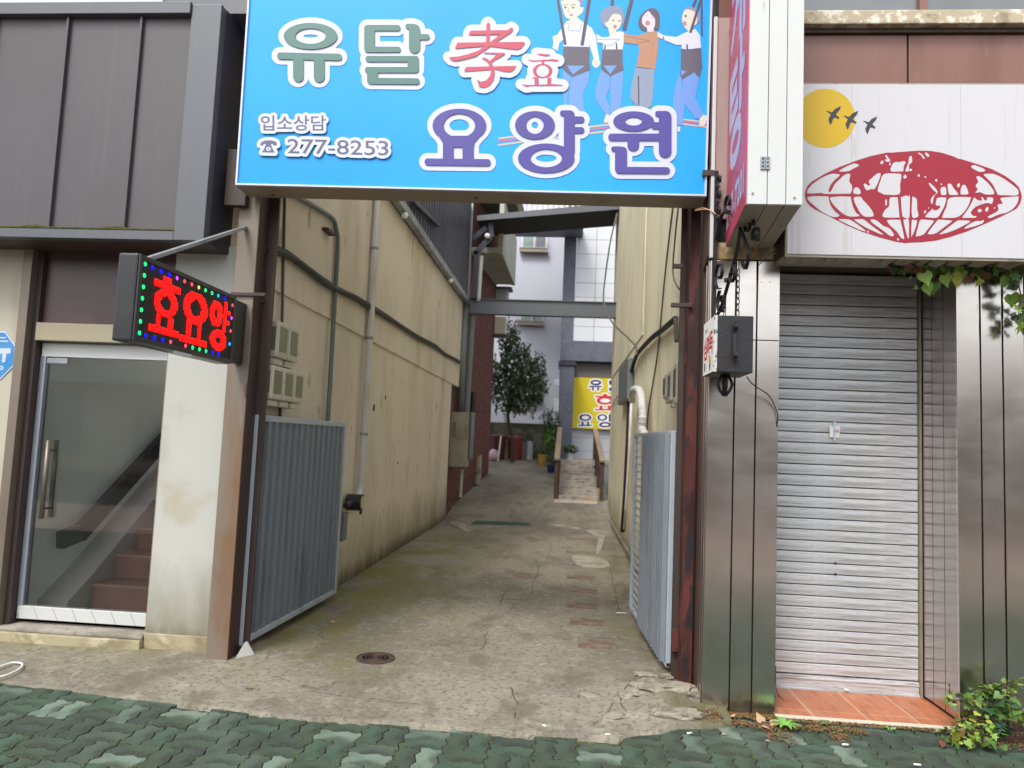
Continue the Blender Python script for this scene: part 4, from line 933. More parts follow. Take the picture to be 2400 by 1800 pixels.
bb = bmesh.new(); prism(bb, [lerp(FL, FR_, .02)+Vector((0, .024, zb+.017)), lerp(FL, FR_, .98)+Vector((0, .024, zb+.017)), lerp(BL, BR, .98)+Vector((0, -.01, zb+.017)), lerp(BL, BR, .02)+Vector((0, -.01, zb+.017))], (0, 0, zt-zb-.02)); obj('box_core', bb, m_browndk, lx)
bb = bmesh.new(); prism(bb, [FL+Vector((-.004, .024, zb+.004)), BL+Vector((-.004, 0, zb+.004)), BL+Vector((.004, 0, zb+.004)), FL+Vector((.004, .024, zb+.004))], (0, 0, zt-zb)); obj('red_face', bb, m_redface, lx)
hx = AY(1861, 383, 3.6); obj('hinge', B(hx.x-.145+.0, hx.x-.10, 3.594, 3.602, hx.z-.0, hx.z+.06), m_galv, lx) if 0 else None
hz0, hz1 = AY(1793, 398, 3.6).z, AY(1793, 368, 3.6).z; hxx = AY(1793, 383, 3.6).x
for sx in (-1, 1):
    h_ = obj('hinge', B(hxx+min(0, sx*.022)+.001*sx, hxx+max(0, sx*.022)+.001*sx, 3.592, 3.5995, hz0, hz1, bev=.001), m_galv, lx)
    for kk in range(3): obj('screw', B(hxx+sx*.012-.004, hxx+sx*.012+.004, 3.5895, 3.592, hz0+.012+kk*.02, hz0+.020+kk*.02, bev=.001), m_grooveshade, h_)
for px, py in ((1764, 453), (1862, 463)): c = AY(px, py, 3.598); obj('screw', B(c.x-.005, c.x+.005, 3.594, 3.5998, c.z-.005, c.z+.005, bev=.002), m_frame, lx)
dirv = (BL-FL)
def redf(u, v, l): p = lerp(FL+Vector((0, .024, 0)), BL, u); return Vector((p.x-.004-l, p.y, v))
P = Print(lambda x, y, l: redf(x, y, l), lx, .001)
for ch, z1_, z0_ in (('꽃', 4.98, 4.42), ('게', 4.40, 3.86), ('탕', 3.84, 3.20)):
    put_text(P, 'w', ch, 0, 0, 0, 0, .022, fmap=lambda u, v, z0_=z0_, z1_=z1_: (.86-u*.72, z0_+v*(z1_-z0_)))
put_text(P, 'w', '277-7201', 0, 0, 0, 0, .010, fmap=lambda u, v: (.95-u*.88, 2.90+v*.15))
P.done({'w': 'lettering'}, {'w': mat('lilac print', s2l(190, 186, 216), .35)})

# ---- white globe sign
ws = empty('globe_sign', (2.0, 4.35, 2.72), 'white box sign with a crimson globe, yellow sun and three black birds over the shutter', 'sign')
YS = 4.20
obj('sign_face', B(1.255, 2.86, YS, YS+.012, 2.716, 3.752, bev=.003), m_white, ws)
obj('frame', B(1.247, 2.868, YS+.006, YS+.03, 2.700, 3.764, bev=.003), m_aludirty, ws)
obj('side', B(1.249, 1.256, YS+.032, 4.50, 2.72, 3.76), m_browndk, ws)
obj('underside', B(1.258, 2.86, YS+.032, 4.50, 2.722, 2.73), m_aludirty, ws)
b = bmesh.new(); random.seed(3)
x = 1.27
while x < 2.5:
    l = random.uniform(.05, .16); prism(b, [(x, YS+.03, 2.712), (x+l, YS+.03, 2.715), (x+l*.8, YS+.16, 2.700+random.uniform(-.012, .006)), (x+l*.1, YS+.13, 2.705+random.uniform(-.01, .006))], (0, 0, -.003)); x += l*1.2
obj('peeling_strip', b, m_aludirty, ws)
for xx_ in (AY(1996, 300, YS).x, AY(2252, 300, YS).x): obj('sheet_seam', B(xx_-.0006, xx_+.0006, YS-.0006, YS+.002, 2.72, 3.748), m_frame, ws)
P = Print(lambda x, y, l: AY(x, y, YS-l), ws, .001)
sc_ = (1934, 277); P.ring('sun', sc_[0], sc_[1], 70, 69, n=64)
bird = [(0, 22), (20, 22), (34, 30), (45, 26), (60, 8), (98, -10), (92, 12), (78, 30), (66, 42), (72, 52), (88, 62), (80, 76), (66, 66), (50, 68), (38, 100), (30, 112), (20, 88), (18, 72), (28, 56), (32, 46), (16, 32)]
P.auto = True
for bx, by, s_ in ((1935, 252, .37), (1975, 263, .37), (2022, 276, .345)): P.fill('bird', [(bx+x*s_, by+y*s_) for x, y in bird])
def gc(x, y): return (1860+x/6.637, 340+y/6.637)
def gd(x, y): return (2130+x/6.637, 340+y/6.637)
out = L_(gc, [(172, 780), (180, 720), (215, 635), (290, 560), (480, 450), (700, 345), (950, 250), (1200, 170), (1460, 115), (1520, 118), (1792, 97)])+L_(gd, [(160, 85), (340, 90), (530, 122), (720, 185), (760, 210), (800, 214), (1020, 280), (1300, 375), (1500, 480), (1640, 580), (1715, 655), (1750, 750), (1757, 820), (1735, 900), (1680, 985), (1560, 1050), (1440, 1110), (1150, 1240), (900, 1345), (640, 1430), (420, 1485), (200, 1510), (0, 1518)])+L_(gc, [(1750, 1527), (1600, 1505), (1350, 1440), (1050, 1340), (800, 1235), (560, 1110), (330, 1000), (260, 950), (200, 880)])
P.fill('red', out)
HL = [(gc, h) for h in ([(210, 730), (280, 620), (420, 520), (560, 455), (640, 447), (720, 468), (640, 540), (575, 620), (545, 700), (545, 722), (580, 722), (640, 610), (720, 530), (800, 460), (880, 455), (865, 560), (910, 640), (890, 745), (820, 755), (500, 760), (430, 745), (260, 752)],
    [(712, 400), (800, 345), (900, 300), (960, 287), (1018, 317), (930, 365), (850, 405), (740, 412)], [(930, 720), (935, 690), (960, 660), (1000, 662), (1035, 700), (1042, 745), (1010, 765), (935, 750)],
    [(1090, 610), (1115, 600), (1165, 630), (1190, 620), (1170, 560), (1210, 520), (1300, 445), (1355, 452), (1310, 590), (1255, 685), (1215, 682), (1150, 702), (1115, 680)],
    [(1310, 710), (1350, 560), (1410, 450), (1620, 445), (1675, 470), (1655, 620), (1640, 765), (1410, 768), (1380, 750)], [(1510, 405), (1545, 290), (1600, 262), (1640, 268), (1720, 250), (1740, 280), (1715, 320), (1705, 400), (1680, 408)],
    [(1425, 175), (1450, 158), (1475, 200), (1505, 235), (1480, 262), (1425, 245), (1430, 220), (1460, 222)], [(1350, 270), (1375, 240), (1400, 260), (1385, 292), (1355, 290)], [(1485, 290), (1505, 272), (1510, 305), (1490, 315)], [(1710, 480), (1740, 462), (1760, 490), (1735, 522), (1710, 510)],
    [(215, 810), (520, 800), (545, 830), (570, 930), (640, 1030), (710, 1090), (680, 1115), (600, 1115), (480, 1060), (330, 950)], [(585, 810), (870, 803), (890, 830), (920, 950), (970, 1050), (1025, 1095), (980, 1110), (860, 1108), (760, 1060), (640, 950), (590, 880)],
    [(940, 815), (1040, 805), (1080, 855), (1150, 930), (1215, 1010), (1245, 1090), (1215, 1112), (1110, 1112), (1040, 1060), (990, 970), (950, 890)], [(1385, 1085), (1430, 1000), (1485, 950), (1500, 820), (1600, 815), (1620, 830), (1645, 1100), (1640, 1125), (1420, 1125)],
    [(1425, 860), (1440, 845), (1452, 860), (1450, 930), (1430, 935)], [(1670, 830), (1690, 808), (1792, 806), (1792, 1122), (1710, 1118), (1690, 1090)], [(705, 1165), (760, 1153), (840, 1155), (930, 1190), (1115, 1330), (1070, 1332), (900, 1260)],
    [(950, 1170), (980, 1157), (1090, 1160), (1220, 1260), (1390, 1385), (1330, 1375), (1120, 1280)], [(1195, 1170), (1240, 1157), (1300, 1180), (1400, 1260), (1490, 1295), (1560, 1390), (1540, 1415), (1500, 1412), (1380, 1320), (1240, 1220)],
    [(1455, 1180), (1490, 1163), (1640, 1163), (1665, 1185), (1720, 1440), (1700, 1455), (1670, 1440), (1600, 1340), (1500, 1250)], [(1710, 1180), (1740, 1160), (1792, 1165), (1792, 1420), (1770, 1430)], [(1605, 1465), (1625, 1448), (1642, 1465), (1625, 1485)], [(1140, 1335), (1160, 1335), (1178, 1355), (1155, 1362)],
    [(1740, 400), (1775, 300), (1792, 280), (1792, 400), (1750, 408)])]
HL += [(gd, h) for h in ([(0, 215), (15, 175), (40, 170), (50, 200), (48, 265), (0, 300)], [(10, 375), (30, 365), (52, 390), (35, 405), (12, 400)], [(142, 130), (160, 118), (200, 140), (245, 195), (240, 212), (220, 208), (190, 160)], [(248, 128), (275, 118), (318, 155), (305, 185), (275, 170)],
    [(135, 475), (155, 455), (175, 470), (160, 495)], [(243, 492), (258, 484), (272, 500), (260, 512)], [(410, 550), (425, 522), (444, 545), (430, 570)], [(490, 608), (508, 598), (522, 608), (508, 620)], [(312, 605), (330, 592), (380, 635), (420, 680), (450, 735), (400, 790), (380, 850), (372, 905), (355, 915), (340, 860), (370, 800), (430, 745), (380, 700)],
    [(495, 680), (520, 655), (560, 650), (580, 680), (585, 760), (570, 775), (505, 772)], [(602, 625), (620, 602), (655, 605), (690, 660), (765, 755), (740, 775), (640, 772), (620, 740)], [(750, 630), (770, 598), (795, 600), (790, 640), (770, 660)], [(805, 750), (815, 660), (850, 618), (890, 640), (928, 745), (900, 768), (820, 768)],
    [(1050, 500), (1080, 485), (1130, 505), (1220, 580), (1290, 665), (1330, 740), (1300, 768), (1180, 765), (1120, 735), (1035, 740), (1070, 690), (1040, 630), (1080, 570)], [(970, 345), (1000, 312), (1040, 318), (1150, 360), (1190, 395), (1150, 415), (1080, 410)],
    [(1165, 460), (1210, 448), (1330, 452), (1480, 525), (1620, 625), (1700, 700), (1700, 770), (1640, 785), (1540, 780), (1400, 775), (1370, 740), (1310, 620), (1240, 540)], [(420, 935), (430, 850), (455, 818), (560, 815), (582, 830), (560, 930), (510, 1030), (440, 1128), (300, 1125), (258, 1105), (350, 1010), (370, 990), (390, 1015), (440, 1010), (485, 975), (480, 940)],
    [(520, 1115), (590, 950), (640, 820), (940, 812), (962, 835), (920, 950), (840, 1060), (740, 1125), (560, 1132)], [(835, 1120), (920, 1000), (990, 870), (1020, 815), (1060, 850), (1110, 865), (1140, 850), (1125, 815), (1150, 815), (1180, 860), (1215, 850), (1225, 815), (1300, 818), (1312, 850), (1290, 915), (1220, 900), (1100, 935), (1020, 975), (965, 1050), (1000, 1100), (1055, 1105), (1030, 1130), (950, 1132), (860, 1132)],
    [(1430, 850), (1450, 820), (1690, 800), (1705, 830), (1690, 900), (1620, 990), (1520, 1050), (1400, 1080), (1270, 1135), (1235, 1125), (1240, 1105), (1390, 1020), (1380, 930), (1460, 910)], [(1068, 1020), (1090, 995), (1125, 1000), (1140, 1020), (1100, 1050)], [(1188, 1010), (1215, 962), (1240, 975), (1225, 1030), (1200, 1032)], [(1322, 980), (1338, 968), (1350, 980), (1335, 990)],
    [(235, 1040), (250, 1018), (270, 1020), (262, 1055), (240, 1060)], [(300, 978), (310, 968), (318, 980), (308, 988)], [(0, 810), (18, 815), (10, 1110), (0, 1115)], [(55, 820), (80, 812), (125, 850), (130, 1000), (145, 1060), (140, 1115), (50, 1115)], [(45, 1180), (70, 1165), (110, 1170), (128, 1190), (90, 1330), (45, 1420), (38, 1415)],
    [(110, 1410), (150, 1250), (180, 1165), (280, 1163), (388, 1180), (350, 1240), (280, 1330), (220, 1395), (130, 1418)], [(298, 1370), (360, 1280), (440, 1180), (480, 1162), (655, 1175), (660, 1195), (560, 1270), (440, 1360), (360, 1388), (305, 1385)], [(485, 1380), (600, 1290), (750, 1180), (800, 1172), (945, 1178), (930, 1210), (780, 1290), (640, 1350), (500, 1388)],
    [(862, 1300), (960, 1220), (1060, 1180), (1110, 1185), (1160, 1168), (1165, 1195), (1130, 1225), (1000, 1270)])]
for f, h in HL: P.fill('hole', smooth2(L_(f, h), 3))
P.done({'sun': 'sun_disc', 'bird': 'bird_print', 'red': 'globe_emblem', 'hole': 'globe_cutout'}, {'sun': m_sunp, 'bird': m_bird, 'red': m_emblem, 'hole': m_white})
for f_ in ():
    pass

# ---- hanging lantern box sign on a wrought iron bracket
ir = empty('iron_bracket', (.9, 4.42, 2.8), 'black wrought iron scroll bracket on the corner of the steel pier', 'bracket')
x_ = .885
def shear(p): return Vector((p[0]+max(0, 4.42-p[1])*.12, p[1], p[2]))
bb = B(.872, .896, 4.418, 4.442, 2.30, 3.30); obj('back_bar', bb, m_iron, ir)
def scroll(cy, cz, r0, r1, a0, a1, x=x_, n=22):
    return [(x, cy+lerp(r0, r1, t/n)*math.cos(lerp(a0, a1, t/n)), cz+lerp(r0, r1, t/n)*math.sin(lerp(a0, a1, t/n))) for t in range(n+1)]
def flatbar(pts, w_=.020, t=.006, m=m_iron, par=ir, name='scroll'):
    b = bmesh.new(); pr_ = None; pts = [shear(p) if par is ir else Vector(p) for p in pts]
    for i, p in enumerate(pts):
        d = (pts[min(i+1, len(pts)-1)]-pts[max(i-1, 0)]).normalized(); s_ = Vector((1, 0, 0)); n = d.cross(s_).normalized()*t/2; s_ = s_*w_/2
        cur = [b.verts.new(p+q) for q in (s_+n, s_-n, -s_-n, -s_+n)]
        if pr_:
            for k in range(4): b.faces.new((pr_[k], pr_[(k+1) % 4], cur[(k+1) % 4], cur[k]))
        else: b.faces.new(cur)
        pr_ = cur
    b.faces.new(pr_[::-1]); return obj(name, b, m, par)
# big S arm from the wall out, then down to the hook
arm = smooth_path([(x_, 4.41, 2.86), (x_, 4.30, 2.98), (x_, 4.12, 2.92), (x_, 3.98, 2.78), (x_+.01, 3.90, 2.64), (x_+.02, 3.96, 2.56), (x_+.02, 4.02, 2.62)], 7)
flatbar(arm)
flatbar(scroll(4.33, 2.62, .095, .02, R_(-100), R_(330))); flatbar(scroll(4.28, 2.44, .085, .018, R_(60), R_(-360)))
flatbar(scroll(3.93, 2.80, .075, .016, R_(200), R_(-220), x_+.02)); flatbar(scroll(3.86, 2.72, .055, .014, R_(230), R_(-180), x_+.03)); flatbar(scroll(4.20, 3.02, .07, .02, R_(-120), R_(260)))
flatbar(scroll(4.12, 2.56, .06, .015, R_(90), R_(480))); flatbar(smooth_path([(x_, 4.40, 2.36), (x_, 4.30, 2.40), (x_, 4.18, 2.52), (x_+.01, 4.08, 2.68), (x_+.01, 4.02, 2.80)], 6))
for yy, zz in ((4.25, 2.98), (4.05, 2.84), (4.20, 2.55)): obj('collar', B(shear((x_, yy, 0)).x-.014, shear((x_, yy, 0)).x+.014, yy-.014, yy+.014, zz-.012, zz+.012, bev=.003), m_iron, ir)
for zz in (3.02, 3.12, 3.22): flatbar(scroll(4.37, zz, .04, .012, R_(-90), R_(300)), .016, .005)
ln = empty('lantern_sign', (.91, 4.16, 2.15), 'black box lantern sign with a white lettered face hanging from two chains', 'sign')
LX0, LX1, LY0, LY1, LZ0, LZ1 = .806, 1.018, 4.0, 4.31, 1.985, 2.303
obj('box', B(LX0+.006, LX1, LY0, LY1, LZ0, LZ1, bev=.004), m_black, ln)
obj('white_face', B(LX0-.002, LX0+.005, LY0+.006, LY1-.004, LZ0+.004, LZ1-.004), m_whitep, ln)
obj('edge_strip', B(LX0-.004, LX0+.016, LY0-.003, LY0+.005, LZ0, LZ1, bev=.002), mat('scuffed white edge', s2l(190, 190, 188), .7, layers=[(s2l(70, 70, 74), (40, 40, 25), 8, .5, .58, .9)]), ln)
P = Print(lambda x, y, l: Vector((LX0-.002-l, LY1-.01-x*(LY1-LY0-.02), LZ0+.01+(1-y)*(LZ1-LZ0-.02))), ln, .0008)
put_text(P, 'g', '포장', .12, .12, .42, .2); put_text(P, 'r', '심', .06, .30, .36, .72, .012); put_text(P, 'r', '야', .38, .26, .62, .70, .012); put_text(P, 'r', '득', .64, .24, .92, .66, .012)
P.ring('y', .68, .78, .09, .09, n=20); P.fill('k', [(.60, .86), (.76, .86), (.70, .97), (.66, .97)]); P.rr('t', .1, .78, .24, .95, .04)
P.done({k_: 'lettering' for k_ in 'gr'} | {'y': 'flower_print', 'k': 'flower_print', 't': 'leaf_print'}, {'g': m_bird, 'r': m_redp, 'y': m_sunp, 'k': m_bird, 't': m_pipe})
def chain(ax, ay, z0, z1, par):
    n = int((z1-z0)/.030); me = None
    for i in range(n):
        z = z0+(i+.5)*(z1-z0)/n; rx = .0095; rz = (z1-z0)/n*.66; b = bmesh.new()
        pts = [(math.cos(2*math.pi*t/14)*rx, 0, math.sin(2*math.pi*t/14)*rz) for t in range(15)]
        if me is None:
            tube(b, pts, .0027, 6, cap=False); me = bpy.data.meshes.new('chain_link'); b.to_mesh(me); b.free(); me.materials.append(m_iron)
            o = link('chain_link', me, None, par, True); src = o; o.location = (ax, ay, z)
        else: o = copy_to(src, par, (ax, ay, z))
        o.rotation_euler = (0, 0, (i % 2)*math.pi/2+.4)
chain(.935, 4.02, 2.305, 2.57, ln); chain(.905, 4.22, 2.305, 2.46, ln)
flatbar([(.912, 3.985, 2.245), (.912, 3.975, 2.235), (.912, 3.985, 2.20), (.912, 3.975, 2.10), (.914, 3.965, 2.07), (.914, 3.975, 2.04), (.914, 3.985, 2.05)], .018, .006, par=ln, name='scroll_ornament')
for dz in (2.235, 2.075): flatbar(scroll(3.978, dz, .024, .01, R_(90), R_(420), .915, 12), .018, .005, par=ln, name='scroll_ornament')
b = bmesh.new(); 
for a_ in range(4):
    dx, dy = [(.03, 0), (-.03, 0), (0, .03), (0, -.03)][a_]; tube(b, smooth_path([(.90+dx*.5, 4.15+dy*.5, 1.985), (.90+dx*1.3, 4.15+dy*1.3, 1.94), (.90+dx, 4.15+dy, 1.90), (.90+dx*.2, 4.15+dy*.2, 1.865)], 4), .009, 6)
obj('finial', b, m_iron, ln, smooth=True)
b = bmesh.new(); tube(b, smooth_path([AY(1750, 883, 4.2), AY(1766, 902, 4.25), AY(1800, 925, 4.36), AY(1815, 950, 4.42), AY(1823, 975, 4.43), AY(1820, 1005, 4.46), AY(1816, 1040, 4.6)], 6), .0035, 6)
tag(obj('lantern_cable', b, m_cable, smooth=True), 'thin black cable drooping from the lantern sign to the shutter edge', 'cable')
b = bmesh.new(); tube(b, smooth_path([AY(1628, 494, 4.5), AY(1648, 491, 4.46), AY(1665, 493, 4.42), AY(1685, 508, 4.40)], 5), .004, 6); tube(b, smooth_path([AY(1630, 491, 4.5), AY(1652, 488, 4.46), AY(1672, 500, 4.42)], 5), .0035, 6)
tag(obj('copper_wire', b, mat('copper wire', s2l(196, 160, 132), .4, .5), smooth=True), 'bare twisted copper wire ends poking out below the blue sign', 'wire')
b = bmesh.new(); tube(b, smooth_path([AY(1778, 622, 4.42), AY(1796, 605, 4.40), AY(1820, 592, 4.35)], 5), .0022, 5); tube(b, smooth_path([AY(1780, 620, 4.42), AY(1794, 597, 4.38), AY(1819, 583, 4.30)], 5), .002, 5)
tag(obj('loose_wire', b, m_frame, smooth=True), 'two thin tan wires curling out beside the globe sign corner', 'wire')
# ================================================================== LED SIGN
le = empty('led_sign', (-2.255, 4.0, 1.98), 'black projecting LED sign with glowing red Korean letters and a border of coloured dots', 'sign')
EX, EY0, EY1, EZ0, EZ1 = -2.2, 3.40, 4.47, 1.975, 2.43
mled = mat('black plastic', (.02, .021, .025), .35, layers=[((.06, .065, .075), (1.5, 1.5, 5), 4, .5, .7, .4)])
obj('housing', B(EX-.11, EX-.004, EY0, EY1, EZ0, EZ1, bev=.012), mled, le)
b = bmesh.new(); box(b, EX-.003, EX+.008, EY0+.004, EY0+.03, EZ0+.004, EZ1-.004, bev=.003); box(b, EX-.003, EX+.008, EY1-.03, EY1-.004, EZ0+.004, EZ1-.004, bev=.003)
box(b, EX-.003, EX+.0075, EY0+.031, EY1-.031, EZ1-.030, EZ1-.004, bev=.003); box(b, EX-.003, EX+.0075, EY0+.031, EY1-.031, EZ0+.004, EZ0+.030, bev=.003); obj('bezel', b, mled, le)
obj('panel_face', B(EX-.003, EX+.001, EY0+.03, EY1-.03, EZ0+.03, EZ1-.03), mat('led board', (.012, .010, .010), .6), le)
obj('label_plate', B(EX-.002, EX+.009, EY0+.38, EY0+.56, EZ0-.02, EZ0+.003, bev=.002), m_alu, le)
def emat(n, c, s): return mat(n, c, .5, emit=(c, s))
e_red = emat('red led glow', (1, .0, .0), 1.6); e_g = emat('green led glow', (.0, .62, .16), 1.1); e_b = emat('blue led glow', (.0, .0, 1.0), 1.6); e_p = emat('violet led glow', (.5, .04, .8), 1.0); e_dr = emat('dim red led glow', (.7, .05, .08), .9); e_c = emat('cyan led glow', (0, .25, .7), 1.2); e_o = emat('olive led glow', (.5, .45, .1), .8)
def dome(b, y, z, r, n=10):
    rings = []
    for rr, h in ((r, .001), (r*.7, .005)):
        rings.append([b.verts.new((EX+.001+h, y+rr*math.cos(2*math.pi*k/n), z+rr*math.sin(2*math.pi*k/n))) for k in range(n)])
    for k in range(n): b.faces.new((rings[0][k], rings[0][(k+1) % n], rings[1][(k+1) % n], rings[1][k]))
    b.faces.new(rings[1])
# letters as fields of lamps; u along the panel (0 near .. 1 far), v up
def in_ring(u, v, cu, cv, ru, rv, iu, iv): return ((u-cu)/ru)**2+((v-cv)/rv)**2 <= 1 and ((u-cu)/iu)**2+((v-cv)/iv)**2 >= 1
def in_box(u, v, a, b_, c, d): return a <= u <= b_ and c <= v <= d
def lit(u, v):
    # hyo
    if in_box(u, v, .13, .22, .90, .985) or in_box(u, v, .03, .325, .80, .885) or in_ring(u, v, .175, .56, .125, .235, .065, .13): return 1
    if in_box(u, v, .085, .13, .14, .34) or in_box(u, v, .215, .26, .14, .34) or in_box(u, v, .02, .335, .03, .135): return 1
    # yo
    if in_ring(u, v, .525, .66, .15, .29, .075, .165) or in_box(u, v, .425, .475, .12, .42) or in_box(u, v, .565, .615, .12, .42) or in_box(u, v, .36, .70, .01, .115): return 1
    # yang
    if in_ring(u, v, .80, .70, .085, .25, .026, .12) or in_box(u, v, .905, .945, .40, .99) or in_box(u, v, .945, .995, .76, .84) or in_box(u, v, .945, .995, .56, .64): return 1
    if in_ring(u, v, .855, .20, .115, .19, .045, .075): return 1
    return 0
b = bmesh.new(); U0, U1, V0, V1 = EY0+.115, EY1-.07, EZ0+.068, EZ1-.068
nu, nv = 56, 30; cnt = 0
for j in range(nv):
    for i in range(nu):
        u, v = (i+.5)/nu, (j+.5)/nv
        if lit(u, v): dome(b, U0+u*(U1-U0), V0+v*(V1-V0), .0088, 6)
tag(obj('led_lettering', b, e_red, le), kind='stuff')
def led(y, z, m):
    b = bmesh.new(); dome(b, y, z, .0125, 10); obj('led', b, m, le)
for k in range(7): led(EY0+.055, EZ0+.05+k*(EZ1-EZ0-.095)/6, e_g)
top = [e_b, e_b, e_b, e_p, e_dr, e_dr, e_o, e_g, e_g, e_c, e_b]
for k, m in enumerate(top): led(EY0+.12+k*.079, EZ1-.048, m)
bot = [e_b, e_b, e_b, e_dr, None, e_dr, e_g, e_g, e_g, e_b, e_b]
for k, m in enumerate(bot):
    if m: led(EY0+.11+k*.078, EZ0+.045, m)
for k, m in enumerate((e_dr, e_p, e_dr, e_c)): led(EY1-.045, EZ1-.07-k*.085, m)
b = bmesh.new(); a = AY(345, 603, 3.62); a = Vector((-2.25, 3.55, 2.435)); c = AY(575, 533, 4.69); bar(b, a, c, .03, .02); tag(obj('stay_bar', b, m_galv), 'slim silver steel stay running from the LED sign up to the brown post', 'stay')
obj('wall_bracket', B(EX-.085, EX-.03, EY1, 4.698, 2.0, 2.42, bev=.004), m_black, le)

# ================================================================== ALLEY LEFT SIDE
def on_left(px, py, off=.0): return AX(px, py, WX+.02+off)
# downpipe and conduits
b = bmesh.new(); r = .038; y = 7.57
tube(b, smooth_path([(WX+.07, y, 4.4), (WX+.07, y, 3.5), (WX+.07, y, 2.5), (WX+.07, y, 1.25), (WX+.07, y, 1.02), (WX+.07, y-.04, .93), (WX+.07, y-.10, .90)], 5), r, 14)
dp = empty('drain_pipe', (WX+.07, y, .9), 'thick pale grey vertical pipe on the beige alley wall ending in a meter elbow', 'pipe')
obj('pipe', b, m_pvc, dp, smooth=True)
for zz in (1.55, 2.6, 3.6): obj('pipe_clip', lathe(bmesh.new(), [(.042, 0), (.044, .004), (.044, .026), (.042, .03)], (WX+.07, y, zz), 14), m_galv, dp)
gm = empty('water_meter', (WX+.1, 7.25, .8), 'black meter with a cream dial at the foot of the thick grey pipe', 'meter')
b = bmesh.new(); tube(b, [(WX+.03, 7.25, .86), (WX+.19, 7.25, .86)], .085, 18); tube(b, [(WX+.1, 6.98, .85), (WX+.1, 7.5, .89)], .028, 10); obj('meter_body', b, m_black, gm, smooth=False)
b = bmesh.new(); tube(b, [(WX+.185, 7.25, .86), (WX+.197, 7.25, .86)], .066, 18); obj('dial', b, mat('yellowed dial', s2l(196, 196, 150), .3), gm)
b = bmesh.new(); tube(b, smooth_path([(WX+.1, 7.4, .86), (WX+.12, 7.45, .80), (WX+.12, 7.44, .72)], 4), .014, 8); obj('tap', b, m_black, gm)
b = bmesh.new(); box(b, WX+.02, WX+.10, 6.95, 7.08, .50, .78, bev=.01); obj('guard', b, m_pipe, gm)
b = bmesh.new(); tube(b, smooth_path([on_left(640, 430, .03), on_left(700, 463, .03), on_left(745, 489, .03), on_left(779, 512, .03), (WX+.05, on_left(781, 525).y, 3.45), (WX+.05, 6.40, 3.30), (WX+.05, 6.42, 2.5), (WX+.05, 6.44, 1.0), (WX+.05, 6.44, .05)], 6), .022, 10)
co = obj('conduit', b, m_pipe, smooth=True); tag(co, 'narrow grey green conduit bending down the beige wall behind the left gate', 'pipe')
b = bmesh.new(); p = on_left(776, 548, .03); box(b, p.x-.03, p.x+.03, p.y-.16, p.y+.03, p.z-.012, p.z+.012); obj('clip', b, m_rustdk, co)
b = bmesh.new(); tube(b, [on_left(668, 455, .01), on_left(664, 620, .01), on_left(660, 800, .01), on_left(656, 985, .01)], .011, 6)
tag(obj('wall_cable', b, m_wire, smooth=True), 'thin straight dark cable running down the beige wall beside the meters', 'cable')
b = bmesh.new(); path = [on_left(*p, .03) for p in [(615, 583), (640, 586), (670, 597), (700, 615), (740, 645), (765, 665), (790, 680), (830, 695), (860, 715), (900, 740), (940, 765), (980, 790), (1020, 812), (1045, 832), (1068, 842), (1078, 850)]]
tube(b, smooth_path(path, 4), .026, 7); off = [Vector((0, 0, .03)), Vector((.012, 0, -.03))]
for k, o_ in enumerate(off): tube(b, smooth_path([p+o_*(.4+.6*abs(math.sin(i*.9+k))) for i, p in enumerate(path)], 4), .012, 6)
tag(obj('cable_bundle', b, m_cable, smooth=True), 'sagging bundle of black cables strung along the beige alley wall', 'cable')
b = bmesh.new(); tube(b, smooth_path([on_left(612, 645, .04), on_left(622, 700, .04), on_left(615, 705, .04), on_left(626, 725, .05), on_left(634, 755, .06)], 5), .014, 7)
tube(b, smooth_path([on_left(622, 470, .02), on_left(632, 530, .02), on_left(620, 580, .02)], 5), .004, 5); tube(b, smooth_path([on_left(645, 840, .04), on_left(665, 830, .04), on_left(695, 845, .03)], 5), .009, 6)
tag(obj('meter_cable', b, m_cable, smooth=True), 'short loops of black cable entering the upper pair of meters', 'cable')
def meter(x, y0, y1, z0_, z1_, label, sgn=1, group=None, extra=True):
    e = empty('electric_meter', (x, (y0+y1)/2, z0_), label, 'meter', group)
    d = .12*sgn; xa, xb = sorted((x, x+d)); h = z1_-z0_
    obj('casing', B(xa, xb, y0, y1, z0_+h*.16, z1_, bev=.018), m_meter, e)
    xf = x+d; xa2, xb2 = sorted((xf-.002*sgn, xf+.003*sgn)); ya, yb = sorted((y0, y1))
    obj('window', B(xa2, xb2, ya+.026, yb-.026, z0_+h*.30, z1_-h*.12, bev=.002), m_meterwin, e)
    xa3, xb3 = sorted((x, x+d*.8)); obj('terminal_cover', B(xa3, xb3, ya+.02, yb-.02, z0_, z0_+h*.15, bev=.008), m_meter, e)
    # side glass towards the street
    obj('side_window', B(min(x+d*.2, x+d*.85), max(x+d*.2, x+d*.85), ya-.003, ya+.002, z0_+h*.32, z1_-h*.14, bev=.001), m_meterwin, e)
    return e
for k, n in enumerate(('nearer', 'farther')): meter(WX+.02, 4.98+k*.21, 5.17+k*.21, 2.04, 2.36, 'cream electric meter, the %s of the upper pair above the left gate' % n, group='electric meters on the left wall')
for k, n in enumerate(('nearest', 'middle', 'farthest')): meter(WX+.02, 4.93+k*.21, 5.12+k*.21, 1.735, 2.03, 'cream electric meter, the %s of the lower row of three above the left gate' % n, group='electric meters on the left wall')
